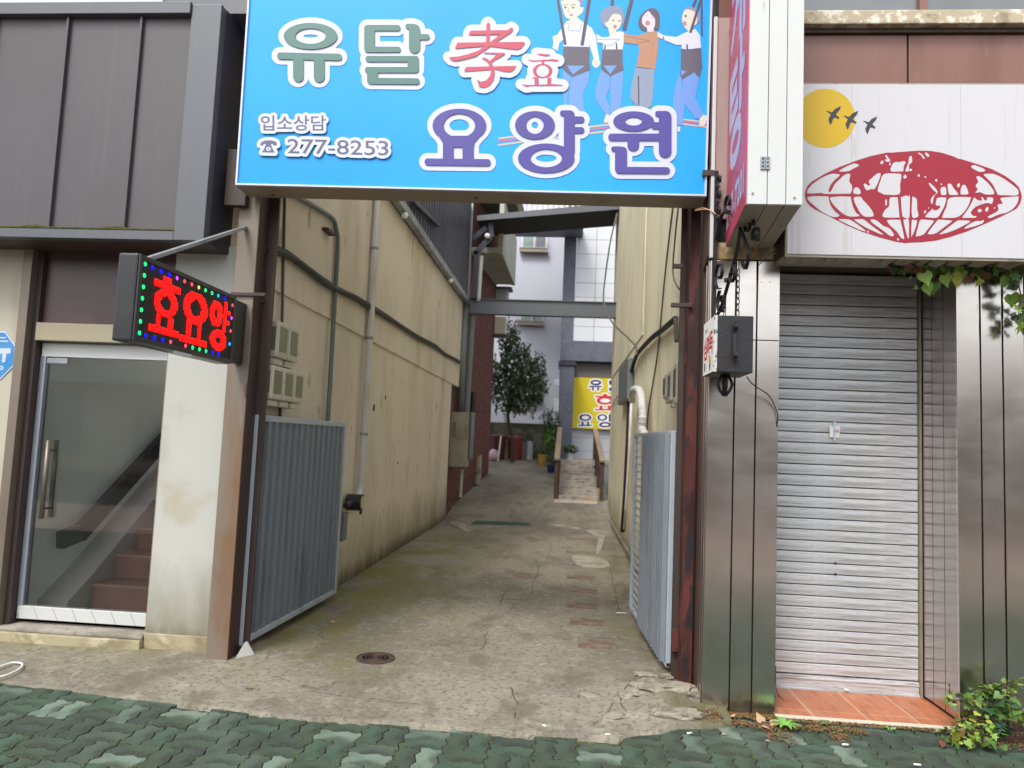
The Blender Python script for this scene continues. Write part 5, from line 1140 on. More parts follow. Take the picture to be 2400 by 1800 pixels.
# gates
def gate(name, label, A, Bp, z0_, z1_, sheet0, sheet1, nrib, m, side, louvre=False):
    e = empty(name, (A[0], A[1], 0), label, 'gate'); a, c = Vector((*A, 0)), Vector((*Bp, 0)); d = c-a; Ln = d.length; d.normalize(); n = Vector((d.y, -d.x, 0))*side
    def P3(u, w_, z): return a+d*u+n*w_+Vector((0, 0, z))
    t = .034 if louvre else .045
    def bx(nm, u0, u1, w0, w1, za, zb_, mm=m, bev=.003):
        b = bmesh.new(); prism(b, [P3(u0, w0, za), P3(u1, w0, za), P3(u1, w1, za), P3(u0, w1, za)], (0, 0, zb_-za))
        if bev: bmesh.ops.bevel(b, geom=b.edges[:], offset=bev, segments=1, affect='EDGES')
        obj(nm, b, mm, e)
    bx('frame_stile', 0, t, -t/2, t/2, z0_, z1_); bx('frame_stile', Ln-t, Ln, -t/2, t/2, z0_, z1_)
    bx('frame_rail', t+.001, Ln-t-.001, -t/2, t/2, z0_, z0_+t); bx('frame_rail', t+.001, Ln-t-.001, -t/2, t/2, z1_-t, z1_)
    if louvre:
        k = 0; z = z0_+.07
        while z < z1_-.06: bx('slat', t+.002, Ln-t-.002, -t/2+.004, t/2-.014, z, z+.018, bev=0); z += .066; k += 1
    else:
        bx('frame_rail', t+.001, Ln-t-.001, -t/2, -.016, (z0_+z1_)/2, (z0_+z1_)/2+t)
    # corrugated sheet
    b = bmesh.new(); u0, u1 = sheet0*Ln+.02, sheet1*Ln-.02; prof = []
    for i in range(nrib):
        q = (u1-u0)/nrib; s_ = u0+q*i; prof += [(s_, 0), (s_+q*.30, 0), (s_+q*.36, .034), (s_+q*.84, .034), (s_+q*.92, 0)]
    prof.append((u1, 0)); w0 = -.016 if not louvre else t/2+.001
    lo = [b.verts.new(P3(u, w0+w_, z0_+.025)) for u, w_ in prof]; hi = [b.verts.new(P3(u, w0+w_, z1_-.025)) for u, w_ in prof]
    for i in range(len(prof)-1): b.faces.new((lo[i], lo[i+1], hi[i+1], hi[i]))
    r_ = bmesh.ops.solidify(b, geom=b.faces[:], thickness=.0015); obj('corrugated_sheet', b, m, e)
    return e
gate('metal_gate', 'grey corrugated metal gate leaf folded back against the beige left wall', (-2.185, 4.86), (-2.10, 6.62), .075, 1.665, 0, 1, 15, m_gate, 1)
g2 = gate('metal_gate', 'pale blue grey metal gate with slats and ribs, folded back beside the rusty post', (.752, 5.06), (.655, 6.78), .06, 1.675, .0, .62, 12, m_gate, -1, True)
obj('hollow_end', B(.738, .766, 5.0585, 5.0605, .066, .089), m_grooveshade, g2)
b = bmesh.new(); prism(b, [(-2.17, 4.75, 0.0), (-2.08, 4.86, 0), (-2.12, 4.80, .12)], (.01, .02, 0)); tag(obj('scrap_board', b, m_whitep), 'small triangular white scrap of board at the foot of the brown post', 'scrap')

for px, py, r in ((880, 956, .035), (907, 932, .022), (690, 778, .02), (935, 1085, .018)):
    p = on_left(px, py, 0); obj('wall_hole', lump(WX+(.02 if p.z > 2.62 else 0)+.001, p.y, p.z, .004, r, r*1.6, px), m_grooveshade, lb)
# upper dark corrugated storey, gutter
du = empty('corrugated_annex', (-2.3, 11, 4.4), 'dark grey corrugated metal upper storey over the beige alley wall with a sloping gutter', 'building')
b = bmesh.new(); prof = []; y = 7.7
while y < 14.9: prof += [(y, 0), (y+.10, 0), (y+.115, -.03), (y+.185, -.03)]; y += .20
lo = [b.verts.new((-2.2+w_, yy, 4.47)) for yy, w_ in prof]; hi = [b.verts.new((-2.2+w_, yy, 6.6)) for yy, w_ in prof]
for i in range(len(prof)-1): b.faces.new((lo[i], lo[i+1], hi[i+1], hi[i]))
obj('corrugated_sheet', b, m_darkmetal, du, norm=False)
obj('core', B(-2.6, -2.24, 7.6, 14.88, 4.45, 6.6), m_darkmetal, du); obj('corner_trim', B(-2.21, -2.175, 14.88, 14.95, 4.4, 6.65), m_galv, du)
b = bmesh.new(); box(b, -2.19, -2.10, 7.3, 15.0, 4.37, 4.47); obj('gutter', b, m_galv, du)
for yy in (8.6, 12.2): b = bmesh.new(); bmesh.ops.create_icosphere(b, subdivisions=2, radius=.045, matrix=Matrix.Translation((-2.12, yy, 4.33))); obj('lamp_globe', b, m_whitep, du, smooth=True)
b = bmesh.new(); bar(b, AX(968, 470, -2.15), AX(1028, 528, -2.15), .05, .06); obj('short_rail', b, m_darkmetal, du)
# dark downpipe + grey box at the end of the beige wall
b = bmesh.new(); tube(b, smooth_path([(-2.05, 14.7, 4.4), (-2.06, 14.7, 3.6), (-2.08, 14.7, 2.2), (-2.09, 14.7, 1.7), (-2.14, 14.66, 1.58)], 4), .06, 10); tube(b, [(-2.19, 14.5, 4.45), (-2.19, 14.5, 1.9)], .07, 8)
tag(obj('downpipe', b, m_pipe, smooth=True), 'grey downpipe at the far end of the beige wall next to the brick house', 'pipe')
ub = empty('utility_box', (-2.18, 14.2, .6), 'cream electrical cabinet mounted where the beige wall meets the brick house', 'cabinet')
a, c = AY(1057, 965, 14.0), AY(1092, 1095, 14.0)
obj('cabinet', B(a.x, c.x, 14.0, 14.4, c.z, a.z, bev=.015), mat('aged cabinet paint', s2l(150, 146, 130), .5, layers=[(s2l(112, 106, 90), (3, 3, 2), 6, .46, .66, .7)]), ub); obj('window', B(a.x+.04, a.x+.12, 13.994, 14.0, a.z-.5, a.z-.2), m_meterwin, ub)
obj('cabinet', B(c.x+.01, c.x+.055, 14.2, 14.6, c.z+.15, a.z+.02, bev=.015), m_pipe, ub)
obj('wall_end', B(-2.5, -2.29, 13.66, 14.6, -.1, 2.6), m_brickwall, lb)
b = bmesh.new(); tube(b, [AY(1083, 1100, 14.2), AY(1079, 1165, 14.2)], .03, 8); obj('pipe_stub', b, m_pvc, ub)

# steel beams across the alley
b = bmesh.new(); box(b, -2.1, .95, 14.60, 14.62, 4.20, 4.49, bev=.002); box(b, -2.1, .95, 14.56, 14.75, 4.185, 4.199); box(b, -2.1, .95, 14.56, 14.75, 4.491, 4.505)
tag(obj('steel_beam', b, m_cladfr), 'level grey steel beam crossing the alley, the lower of two', 'beam')
a0, a1 = AY(1118, 505, 14.3), AY(1452, 474, 14.3); c0, c1_ = AY(1118, 517, 14.3), AY(1452, 490, 14.3)
b = bmesh.new(); prism(b, [a0, a1, c1_, c0], (0, .03, 0)); ub_ = obj('steel_beam', b, m_cladfr); tag(ub_, 'sloping grey steel beam with an underside painted black for its shade, high under the blue sign', 'beam')
b = bmesh.new(); d0, d1 = Vector((c0.x, 14.33, c0.z)), Vector((c1_.x, 14.33, c1_.z)); prism(b, [d0, d1, d1+Vector((0, 1.3, .06)), d0+Vector((0, 1.3, .06))], (0, 0, .05)); obj('deck', b, m_grooveshade, ub_)  # deck coloured black to stand for the shade beneath it
br_ = empty('beam_bracket', (-1.95, 14.5, 4.6), 'dark folded steel brackets and conduit joining the upper beam to the corrugated wall', 'bracket')
for p, q in (((1108, 560), (1140, 533)), ((1112, 595), (1150, 556)), ((1118, 590), (1112, 700)), ((1150, 520), (1152, 556))):
    b = bmesh.new(); bar(b, AY(*p, 14.5), AY(*q, 14.5), .08, .10); obj('strut', b, m_darkmetal, br_)
b = bmesh.new(); tube(b, [AY(1128, 600, 14.6), AY(1121, 705, 14.6)], .045, 8); obj('pipe', b, m_pvc, br_)
b = bmesh.new(); bmesh.ops.create_icosphere(b, subdivisions=2, radius=.06, matrix=Matrix.Translation(AY(1142, 553, 14.4))); obj('lamp_globe', b, m_whitep, br_, smooth=True)

# ================================================================== RIGHT WALL
rw = empty('right_building', (1.2, 10, 0), 'yellow stuccoed building forming the right side of the alley', 'building')
RX = .95
obj('alley_wall', B(RX, 1.4, 4.93, 15.55, -.2, 7.2), m_yellowwall, rw); obj('alley_wall_upper', B(RX-.012, 1.39, 9.2, 15.5, 3.0, 7.2), m_yellowwall, rw)
b = bmesh.new(); box(b, RX-.04, RX-.001, 5.0, 15.5, -.1, .10, bev=.01); obj('footing', b, m_conc, rw)
def on_right(px, py, off=.02): return AX(px, py, RX-off)
def rtube(name, pts, r, m, label, cat, n=5, seg=6, off=.02):
    b = bmesh.new(); tube(b, smooth_path([on_right(*p, off) for p in pts], n), r, seg); return tag(obj(name, b, m, smooth=True), label, cat)
rtube('wall_cable', [(1578, 480), (1568, 560), (1558, 650), (1548, 760), (1541, 830), (1530, 900), (1520, 960), (1516, 1010)], .009, m_wire, 'thin wire hanging down the yellow wall left of the rusty post', 'wire')
rtube('wall_cable', [(1590, 482), (1582, 560), (1577, 630), (1582, 660), (1592, 678)], .008, m_wire, 'short wire curling behind the rusty post on the yellow wall', 'wire', off=.05)
b = bmesh.new(); tube(b, smooth_path([AY(1446, 500, 13), AY(1430, 570, 12), AY(1415, 680, 12), AY(1418, 720, 11), AY(1436, 757, 10.4), AY(1470, 790, 9.6), AY(1490, 812, 9.2), AY(1492, 832, 9)], 6), .014, 6)
tag(obj('drop_wire', b, m_wire, smooth=True), 'sagging grey service wire hanging down past the steel beams to the yellow wall', 'wire')
rtube('cable_bundle', [(1583, 747), (1570, 758), (1550, 775), (1530, 790), (1512, 808), (1494, 830), (1486, 850), (1478, 880), (1474, 900)], .028, m_cable, 'thick black cable bundle running slanting down the yellow wall', 'cable', off=.04)
b = bmesh.new(); p = on_right(1473, 905, .0); tube(b, [on_right(1583, 747, .05), on_right(1586, 800, .05)], .02, 6); obj('cable_tail', b, m_wire)
bpy.data.objects['cable_tail'].parent = bpy.data.objects['cable_bundle.001']
a, c = AX(1464, 865, RX-.02), AX(1482, 935, RX-.02); jb = tag(obj('junction_box', B(RX-.10, RX-.003, min(a.y, c.y), max(a.y, c.y)+.2, c.z, a.z, bev=.01), m_pipe), 'flat grey junction box on the yellow wall', 'box')
rtube('wall_cable', [(1466, 905), (1455, 920), (1440, 940), (1434, 955)], .008, m_wire, 'pale wire running from the junction box to the end of the yellow wall', 'wire')
b = bmesh.new(); tube(b, [on_right(1475, 940, .04), on_right(1471, 1050, .04), on_right(1464, 1180, .04), on_right(1459, 1245, .04)], .035, 8); dk = obj('riser_pipe', b, m_grooveshade, smooth=True); tag(dk, 'dark vertical riser with a pale pipe beside it on the yellow wall', 'pipe')
b = bmesh.new(); tube(b, [on_right(1480, 945, .06), on_right(1475, 1060, .06), on_right(1468, 1180, .06), on_right(1463, 1240, .06)], .022, 8); obj('pale_pipe', b, m_pvc, dk, smooth=True)
b = bmesh.new(); fl = smooth_path([on_right(1482, 940, .08), on_right(1481, 925, .10), on_right(1486, 914, .12), on_right(1497, 914, .12), on_right(1503, 930, .12), on_right(1506, 975, .12), on_right(1505, 1005, .12), on_right(1512, 1022, .12), on_right(1516, 1040, .12)], 8)
tube(b, fl, [.042+.006*(i % 2) for i in range(len(fl))], 10); tag(obj('flexible_duct', b, m_pvc), 'white ribbed flexible duct arching over beside the right gate', 'duct')
ys0 = [AX(x, 880, RX-.13).y for x in (1556, 1570, 1580)]
for k, (py0, py1, n) in enumerate(((880, 945, 'farthest'), (872, 955, 'middle'), (852, 965, 'nearest'))):
    px = (1556, 1567, 1580)[k]; p = AX(px, py1, RX-.12); q = AX(px, py0, RX-.12)
    meter(RX, p.y-.08, p.y+.10, p.z, q.z, 'pale electric meter, the %s of three beside the rusty post' % n, -1, 'electric meters on the yellow wall')
# ================================================================== BACK OF THE ALLEY
def gz(x, y): return alley_h(x, y)
bh = empty('brick_house', (-2.3, 16.5, .4), 'dark red brick house with pale concrete balconies on the left of the alley end', 'building')
bb = bmesh.new(); prism(bb, [(-2.34, 14.75, -.1), (-2.02, 18.9, -.1), (-6, 19.2, -.1), (-6, 14.9, -.1)], (0, 0, 9.5)); obj('brick_wall', bb, m_brickwall, bh)
for (px0, py0, px1, py1) in ((1106, 918, 1117, 985), (1126, 640, 1133, 690)):
    yy = 16.2; a = AX(px0, py0, -2.2); obj('window', B(-2.26, -2.17, a.y, a.y+.55, AX(px0, py1, -2.2).z, a.z), m_grooveshade, bh)
obj('corner_pipe', tube(bmesh.new(), [(-2.10, 17.2, 1.2), (-2.10, 17.2, .5)], .09, 8), m_cement, bh)
bal = bmesh.new()
z1a, z1b = 5.72, 6.95
prism(bal, [(-1.56, 15.5, z1a), (-1.50, 18.7, z1a), (-1.60, 18.7, z1a), (-1.66, 15.5, z1a)], (0, 0, z1b-z1a)); prism(bal, [(-1.66, 15.5, z1a+.02), (-1.6, 18.69, z1a+.02), (-2.2, 18.69, z1a+.02), (-2.3, 15.5, z1a+.02)], (0, 0, .12))
obj('balcony', bal, mat('pale balcony render', s2l(178, 180, 168), .8, layers=[(s2l(140, 140, 124), (1.5, 1.5, .6), 6, .5, .7, .6)]), bh)
bal = bmesh.new(); prism(bal, [(-1.40, 15.5, 7.25), (-1.32, 19.0, 7.25), (-2.3, 19.0, 7.25), (-2.35, 15.5, 7.25)], (0, 0, .5)); obj('eaves', bal, mat('olive eaves', s2l(110, 110, 92), .8), bh)
def at(px, py, y): return AY(px, py, y)
ac = empty('air_conditioner', (-1.75, 18.9, 4.6), 'boxy grey air conditioner unit on a bracket at the corner of the brick house', 'air conditioner')
a, c = at(1162, 678, 18.8), at(1190, 704, 18.8); obj('casing', B(a.x, c.x, 18.75, 19.15, c.z-.1, a.z, bev=.02), m_lowgrey, ac); obj('shelf', B(a.x-.05, c.x+.1, 18.7, 19.2, a.z+.002, a.z+.06), m_greystone, ac)
a, c = at(1160, 742, 18.8), at(1185, 784, 18.8); ac2 = empty('air_conditioner', (-1.75, 18.9, 3.9), 'cream box unit below the steel beam at the corner of the brick house', 'air conditioner'); obj('casing', B(a.x, c.x, 18.75, 19.1, c.z, a.z, bev=.02), m_meter, ac2); obj('shelf', B(a.x-.02, c.x+.02, 18.7, 19.12, c.z-.06, c.z-.002), m_browndk, ac2)

fb = empty('care_home_building', (0, 22.5, 1.1), 'lavender grey building with granite strips and pale tiles closing the alley', 'building')
FY = 22.0
obj('lavender_wall', B(-9, -.2, FY+1.6, FY+2.0, -.2, 14), m_lav, fb)
def AYx(px, y, py=700): return AY(px, py, y).x
gx0, gx1 = AY(1318, 700, FY).x, AY(1347, 700, FY).x
obj('granite_strip', B(gx0, gx1, FY, FY+1.7, 3.3, 13), m_greystone, fb)
obj('tile_backing', B(gx1+.01, 5, FY+.03, FY+.6, 4.85, 13), m_greystone, fb)
zt_ = AY(1400, 800, FY).z; tw = .62; th_ = AY(1400, 658, FY).z-AY(1400, 692, FY).z
tm = None
for j in range(13):
    for i in range(3):
        x0 = gx1+.012+i*tw; z_ = zt_+j*th_
        o = obj('tile', B(0, tw-.012, 0, .03, 0, th_-.012, bev=.003), m_wtile, fb) if tm is None else copy_to(tm, fb)
        if tm is None: tm = o
        o.location = (x0, FY-.002, z_)
obj('lintel', B(gx0, 5, FY-.06, FY+.6, AY(1400, 848, FY).z, zt_-.01, bev=.01), m_greystone, fb)
obj('granite_pillar', B(AY(1311, 900, FY-.8).x, AY(1345, 900, FY-.8).x, FY-.8, FY-.2, .9, AY(1330, 858, FY-.8).z, bev=.01), m_greystone, fb)
obj('pillar_cap', B(AY(1309, 855, FY-.8).x, AY(1350, 855, FY-.8).x, FY-.85, FY+.5, AY(1330, 857, FY-.8).z+.01, AY(1330, 847, FY-.8).z), m_darkmetal, fb)
obj('porch_wall', B(.15, 5, FY+.3, FY+.6, .9, AY(1400, 848, FY).z-.01), m_lowgrey, fb)
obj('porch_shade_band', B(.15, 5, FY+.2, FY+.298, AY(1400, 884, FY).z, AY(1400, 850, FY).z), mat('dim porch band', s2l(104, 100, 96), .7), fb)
obj('porch_floor', B(-.25, 5, FY-1.3, FY+.3, .95, 1.12, bev=.01), m_cement, fb)
for k in range(2): obj('joint_line', B(.2, 5, FY+.2985, FY+.2995, 1.35+.42*k, 1.36+.42*k), m_greystone, fb)
def fwin(px0, py0, px1, py1, y, rail=True):
    a, c = AY(px0, py0, y), AY(px1, py1, y); f = obj('window', B(a.x, c.x, y-.05, y+.05, c.z, a.z), m_whitep, fb)
    w_ = (c.x-a.x)
    for s in (0, 1): obj('pane', B(a.x+.06+s*w_*.48, a.x+w_*(.46+.46*s)-.0, y-.06, y-.05, c.z+.08, a.z-.07), mat('greenish pane', s2l(150, 172, 166), .1) if s == 0 else m_glassgrey, f)
    if rail:
        b = bmesh.new(); zc = c.z+.05
        box(b, a.x-.05, c.x+.03, y-.24, y-.20, zc+.42, zc+.45); box(b, a.x-.05, c.x+.03, y-.24, y-.20, zc, zc+.03)
        n = 14
        for k in range(n): x = a.x-.03+(c.x-a.x+.04)*k/(n-1); box(b, x, x+.012, y-.225, y-.215, zc+.03, zc+.42)
        obj('window_rail', b, m_galv, f); obj('window_sill', B(a.x-.05, c.x+.03, y-.22, y-.05, zc-.12, zc-.005), m_frame, f)
    return f
fwin(1224, 535, 1282, 590, FY+1.6); fwin(1219, 706, 1274, 760, FY+1.6); fwin(1236, 872, 1270, 935, FY+1.6)
rl = empty('balcony_railing', (-1, 20.5, 8), 'white barred balcony railing glimpsed just below the blue sign', 'railing')
za = AY(1200, 497, 20.5).z
b = B(-2.7, .2, 20.5, 20.54, za-.06, za); obj('rail', b, m_whitep, rl); obj('rail', B(-2.7, .2, 20.5, 20.54, za+1.1, za+1.16), m_whitep, rl); obj('slab', B(-2.75, .3, 20.45, 22.0, za-.3, za-.07), m_greystone, rl)
p0 = None
for k in range(18):
    o = obj('baluster', B(-.035, .035, 20.50, 20.53, za+.001, za+1.1), m_whitep, rl) if p0 is None else copy_to(p0, rl)
    if p0 is None: p0 = o
    o.location = (-2.6+k*.16, 0, 0)
# yellow sign
ys_ = empty('yellow_sign', (.9, FY+.2, 2.0), 'yellow sheet sign with navy and red Korean lettering in the porch at the alley end', 'sign')
YY = FY+.15; a, c = AY(1344, 884, YY), AY(1432, 1007, YY)
obj('sheet', B(a.x, a.x+2.7, YY, YY+.02, c.z, a.z), m_yellow, ys_)
P = Print(lambda x, y, l: AY(x, y, YY-l), ys_, .003)
def yq(x, y): return (1320+x/9.214, 850+y/9.214)
def ringh(c, cx, cy, rx, ry, ix, iy, h=3.0):
    x, y = yq(cx, cy); P.ring('w', x, y, rx/9.214+h, ry/9.214+h); YL.append((c, 'ring', (x, y, rx/9.214, ry/9.214, ix/9.214, iy/9.214)))
def boxh(c, x0, y0, x1, y1, h=3.0):
    (ax, ay), (bx_, by_) = yq(x0, y0), yq(x1, y1); P.rr('w', ax-h, ay-h, bx_+h, by_+h, h); YL.append((c, 'rr', (ax, ay, bx_, by_, 1.2)))
YL = []
ringh('n', 705, 430, 120, 62, 70, 22); boxh('n', 555, 500, 840, 530); boxh('n', 620, 525, 660, 605); boxh('n', 735, 525, 775, 605)
boxh('n', 990, 385, 1060, 480); boxh('n', 990, 540, 1180, 610); boxh('n', 1200, 385, 1250, 610)
boxh('r', 860, 675, 950, 720); boxh('r', 690, 715, 1110, 750); ringh('r', 905, 820, 185, 88, 110, 45); boxh('r', 780, 925, 850, 1010); boxh('r', 960, 925, 1030, 1010); boxh('r', 680, 1000, 1130, 1030)
ringh('n', 478, 1185, 132, 75, 82, 42); boxh('n', 395, 1270, 440, 1350); boxh('n', 515, 1270, 560, 1350); boxh('n', 325, 1340, 620, 1368)
ringh('n', 845, 1185, 105, 72, 62, 42); boxh('n', 985, 1110, 1035, 1275); boxh('n', 1035, 1150, 1090, 1175); ringh('n', 905, 1340, 130, 60, 78, 25)
P.z += .0005
for c_, kd, a_ in YL: (P.ring if kd == 'ring' else P.rr)(c_, *a_)
P.done({'w': 'letter_outline', 'n': 'lettering', 'r': 'lettering'}, {'w': m_whitep, 'n': m_navy, 'r': m_redp})
# ramp with stepped boards and timber rails
rm = empty('entrance_ramp', (.35, 18, .3), 'stepped pale timber ramp rising to the porch between two brown handrails', 'ramp')
RX0, RX1, RY0, RY1 = -.12, .76, 16.15, 20.8; RZ0, RZ1 = gz(.3, 16.1), 1.12
for k in range(15):
    t0, t1 = k/15, (k+1)/15; y0, y1 = lerp(RY0, RY1, t0), lerp(RY0, RY1, t1); z = lerp(RZ0+.03, RZ1, t1)
    obj('tread', B(RX0, RX1, y0+.002, y1+.01, z-.10, z, bev=.008), mat('worn grey board', s2l(172, 164, 152), .8, layers=[(s2l(110, 100, 90), (5, 5, 5), 7, .45, .65, .7), (s2l(176, 168, 156), (9, 9, 9), 6, .55, .7, .5)], rand=.12), rm)
obj('ramp_side', prism(bmesh.new(), [(RX0-.02, RY0, RZ0-.1), (RX0-.02, RY1, RZ0-.1), (RX0-.02, RY1, RZ1-.02), (RX0-.02, RY0, RZ0)], (.015, 0, 0)), m_wood, rm)
mt_ = mat('white tile apron', s2l(208, 200, 190), .5, rand=.05)
for i in range(9):
    for j in range(3): x = RX0-.08+i*.105; y = 15.78+j*.12; z = gz(x, y); obj('tile', B(x, x+.1, y, y+.115, z-.02, z+.012), mt_ if not (j == 2 and i > 5) else mat('ochre tile', s2l(216, 170, 96), .5), rm)
for sx, x, nm in ((-1, RX0-.06, 'left'), (1, RX1+.08, 'right')):
    h = empty('handrail', (x, RY0, RZ0), 'brown timber handrail on the %s side of the ramp' % nm, 'handrail', 'handrails of the ramp')
    for t in (0, .33, .66, 1):
        y = lerp(RY0, RY1, t); z = lerp(RZ0, RZ1, t); obj('post', B(x-.045, x+.045, y-.045, y+.045, z-.1, z+.86, bev=.006), m_wood, h)
    b = bmesh.new(); bar(b, (x, RY0-.1, RZ0+.885), (x, RY1, RZ1+.885), .13, .045); obj('top_rail', b, m_woodtop, h)
    b = bmesh.new(); bar(b, (x, RY0, RZ0+.5), (x, RY1, RZ1+.5), .03, .10); bar(b, (x, RY0, RZ0+.2), (x, RY1, RZ1+.2), .03, .10); obj('side_rail', b, m_wood, h)
# retaining wall, tree, bins, pots
rt = tag(obj('retaining_wall', B(-4.5, -.25, 22.3, 22.6, .9, AY(1230, 992, 22.3).z, bev=.02), mat('mossy low wall', s2l(120, 118, 104), .9, layers=[(s2l(64, 68, 44), (2, 2, 2), 7, .44, .62, .8)])), 'low mossy concrete wall behind the bins at the alley end', 'wall')
def foliage(name, center, rad, n, ls, m, parent, seed, shell=.55):
    random.seed(seed); b = bmesh.new(); C_ = Vector(center)
    for _ in range(n):
        while True:
            v = Vector([random.uniform(-1, 1) for _ in range(3)])
            if shell < v.length < 1: break
        w_ = 1+.30*noise.noise(v*2.3+Vector((seed, 0, 0)))+.12*noise.noise(v*6)
        if noise.noise(v*3.1+Vector((0, seed, 3))) < -.30: continue
        p = C_+Vector((v.x*rad[0], v.y*rad[1], v.z*rad[2]))*w_
        q = Matrix.Rotation(random.uniform(0, 6.3), 3, 'Z') @ Matrix.Rotation(random.gauss(.7, .5), 3, 'X'); s_ = ls*random.uniform(.6, 1.3)
        vs = [b.verts.new(p+q @ Vector(t)*s_) for t in ((0, -.5, 0), (.28, -.05, .06), (0, .6, -.08), (-.28, -.05, .06))]
        b.faces.new(vs)
    return obj(name, b, m, parent, norm=False)
tr = empty('tree', (-1.45, 20.8, 1.0), 'small dense dark green tree standing beside the brick house at the alley end', 'tree')
b = bmesh.new(); t0 = AY(1203, 1040, 20.8); t1 = AY(1192, 940, 20.8)
tube(b, smooth_path([(t0.x, 20.8, .95), (t0.x-.03, 20.8, 1.6), (t1.x, 20.8, 2.3), (t1.x+.05, 20.8, 3.2)], 5), [.06-.0018*i for i in range(16)], 8)
for dx, dz in ((.4, 3.4), (-.35, 3.6), (.25, 4.0), (-.15, 4.3)): tube(b, [(t1.x, 20.8, 2.35), (t1.x+dx*.6, 20.8+dx*.3, 2.35+(dz-2.35)*.5), (t1.x+dx, 20.8+dx*.6, dz)], [.035, .02, .008], 6)
obj('trunk', b, m_bark, tr)
foliage('crown', (AY(1215, 900, 20.8).x, 20.8, 3.35), (.86, .8, 1.1), 5200, .13, m_tree, tr, 4, .15)
foliage('crown', (AY(1195, 800, 20.8).x, 20.8, 4.55), (.34, .34, .6), 800, .12, m_tree, tr, 9, .1)
def bin_(px, py, y, r0, r1, h, m, label, lid=None, name='bin', cat='bin'):
    c = AY(px, py, y); z = gz(c.x, y); e = empty(name, (c.x, y, z), label, cat)
    obj('body', lathe(bmesh.new(), [(r0, 0), (r1, h*.93), (r1*1.07, h*.94), (r1*1.07, h), (r1*.96, h), (r1*.94, h*.9), (.01, h*.88)], (c.x, y, z), 20), m, e, smooth=False)
    if lid: obj('lid', lathe(bmesh.new(), [(r1*1.1, h+.002), (r1*1.1, h+.03), (r1*.5, h+.09), (.02, h+.10)], (c.x, y, z), 20), lid, e)
    return e
m_br = mat('brick red plastic', s2l(136, 56, 44), .5); m_dr = mat('dark maroon plastic', s2l(88, 34, 42), .5); m_wh = mat('white plastic', s2l(206, 210, 218), .4)
bin_(1166, 1070, 21.6, .20, .24, .66, m_dr, 'dark maroon tub at the alley end next to the brick house', m_dr)
bin_(1206, 1070, 21.7, .19, .22, .62, m_br, 'brick red tub with a lid, right of the maroon tub', m_br)
bin_(1227, 1070, 21.9, .08, .08, .5, mat('grey plastic', s2l(150, 152, 154), .5), 'narrow grey container between the red tub and the white container', cat='container', name='container')
bin_(1241, 1070, 21.7, .10, .10, .56, m_wh, 'white tall plastic container at the end of the row of tubs', cat='container', name='container')
c = AY(1184, 1018, 22.45); e = empty('bucket', (c.x, 22.45, c.z), 'white bucket standing on the low wall behind the tubs', 'bucket'); obj('body', lathe(bmesh.new(), [(.09, 0), (.12, .26), (.125, .27), (.11, .27), (.02, .24)], (c.x, 22.45, rt.bound_box[1][2]), 16), m_wh, e)
c = AY(1156, 1080, 21.2); b = bmesh.new(); bmesh.ops.create_icosphere(b, subdivisions=3, radius=.17)
for v in b.verts: v.co = Vector((c.x+v.co.x*.95, 21.2+v.co.y*.8, gz(c.x, 21.2)+.14+max(-.14, v.co.z*(1.15 if v.co.z > 0 else .8))))+v.co.normalized()*.03*noise.noise(v.co*14)
tag(obj('plastic_bag', b, mat('pale pink plastic', s2l(226, 190, 206), .35), smooth=True), 'pale pink plastic bag slumped at the corner of the brick house', 'bag')
c = AY(1170, 1060, 21.1); b = bmesh.new(); bar(b, (c.x-.03, 21.1, gz(c.x, 21.1)), (c.x+.02, 21.25, gz(c.x, 21.1)+.75), .05, .02); tag(obj('pale_stick', b, m_whitep), 'pale stick leaning on the maroon tub', 'stick')
def pot(px, py, y, r, h, m, label, plant=None, n=0, pr=.2, seed=1):
    c = AY(px, py, y); z = gz(c.x, y); e = empty('flower_pot', (c.x, y, z), label, 'plant pot')
    obj('pot', lathe(bmesh.new(), [(r*.72, 0), (r, h*.9), (r*1.08, h*.91), (r*1.08, h), (r*.9, h), (.01, h*.85)], (c.x, y, z), 16), m, e)
    if plant: foliage('plant', (c.x, y, z+h+pr*.7), (pr, pr, pr), n, .09, plant, e, seed, .2)
    return e
pot(1270, 1090, 20.8, .13, .30, mat('ochre glaze', s2l(190, 150, 60), .4), 'ochre and black glazed pot with a dark plant, left end of the pots', m_tree, 160, .22, 2)
pot(1291, 1108, 19.6, .12, .20, mat('blue glaze', s2l(40, 50, 120), .4), 'dark blue pot between the ochre pot and the red pot', m_tree, 160, .20, 3)
pot(1306, 1118, 18.9, .085, .24, mat('red glaze', s2l(160, 40, 46), .4), 'small red pot at the foot of the left handrail')
lp_ = empty('leafy_plant', (-.5, 21.2, 1.0), 'bright leafy bushy plant in a pot beside the granite pillar', 'plant')
mlf = mat('lime leaves', s2l(108, 140, 52), .6, layers=[(s2l(60, 90, 40), (3, 3, 3), 4, .45, .6, .8)])
c = AY(1290, 1035, 21.2); foliage('foliage', (c.x, 21.2, c.z), (.30, .3, .42), 600, .11, mlf, lp_, 6, .2); foliage('foliage', (c.x+.0, 21.3, c.z+.55), (.34, .3, .5), 500, .10, m_tree, lp_, 8, .2)
b = bmesh.new(); tube(b, [(c.x, 21.2, 1.0), (c.x, 21.2, 1.7)], .02, 6); obj('stem', b, m_stem, lp_)
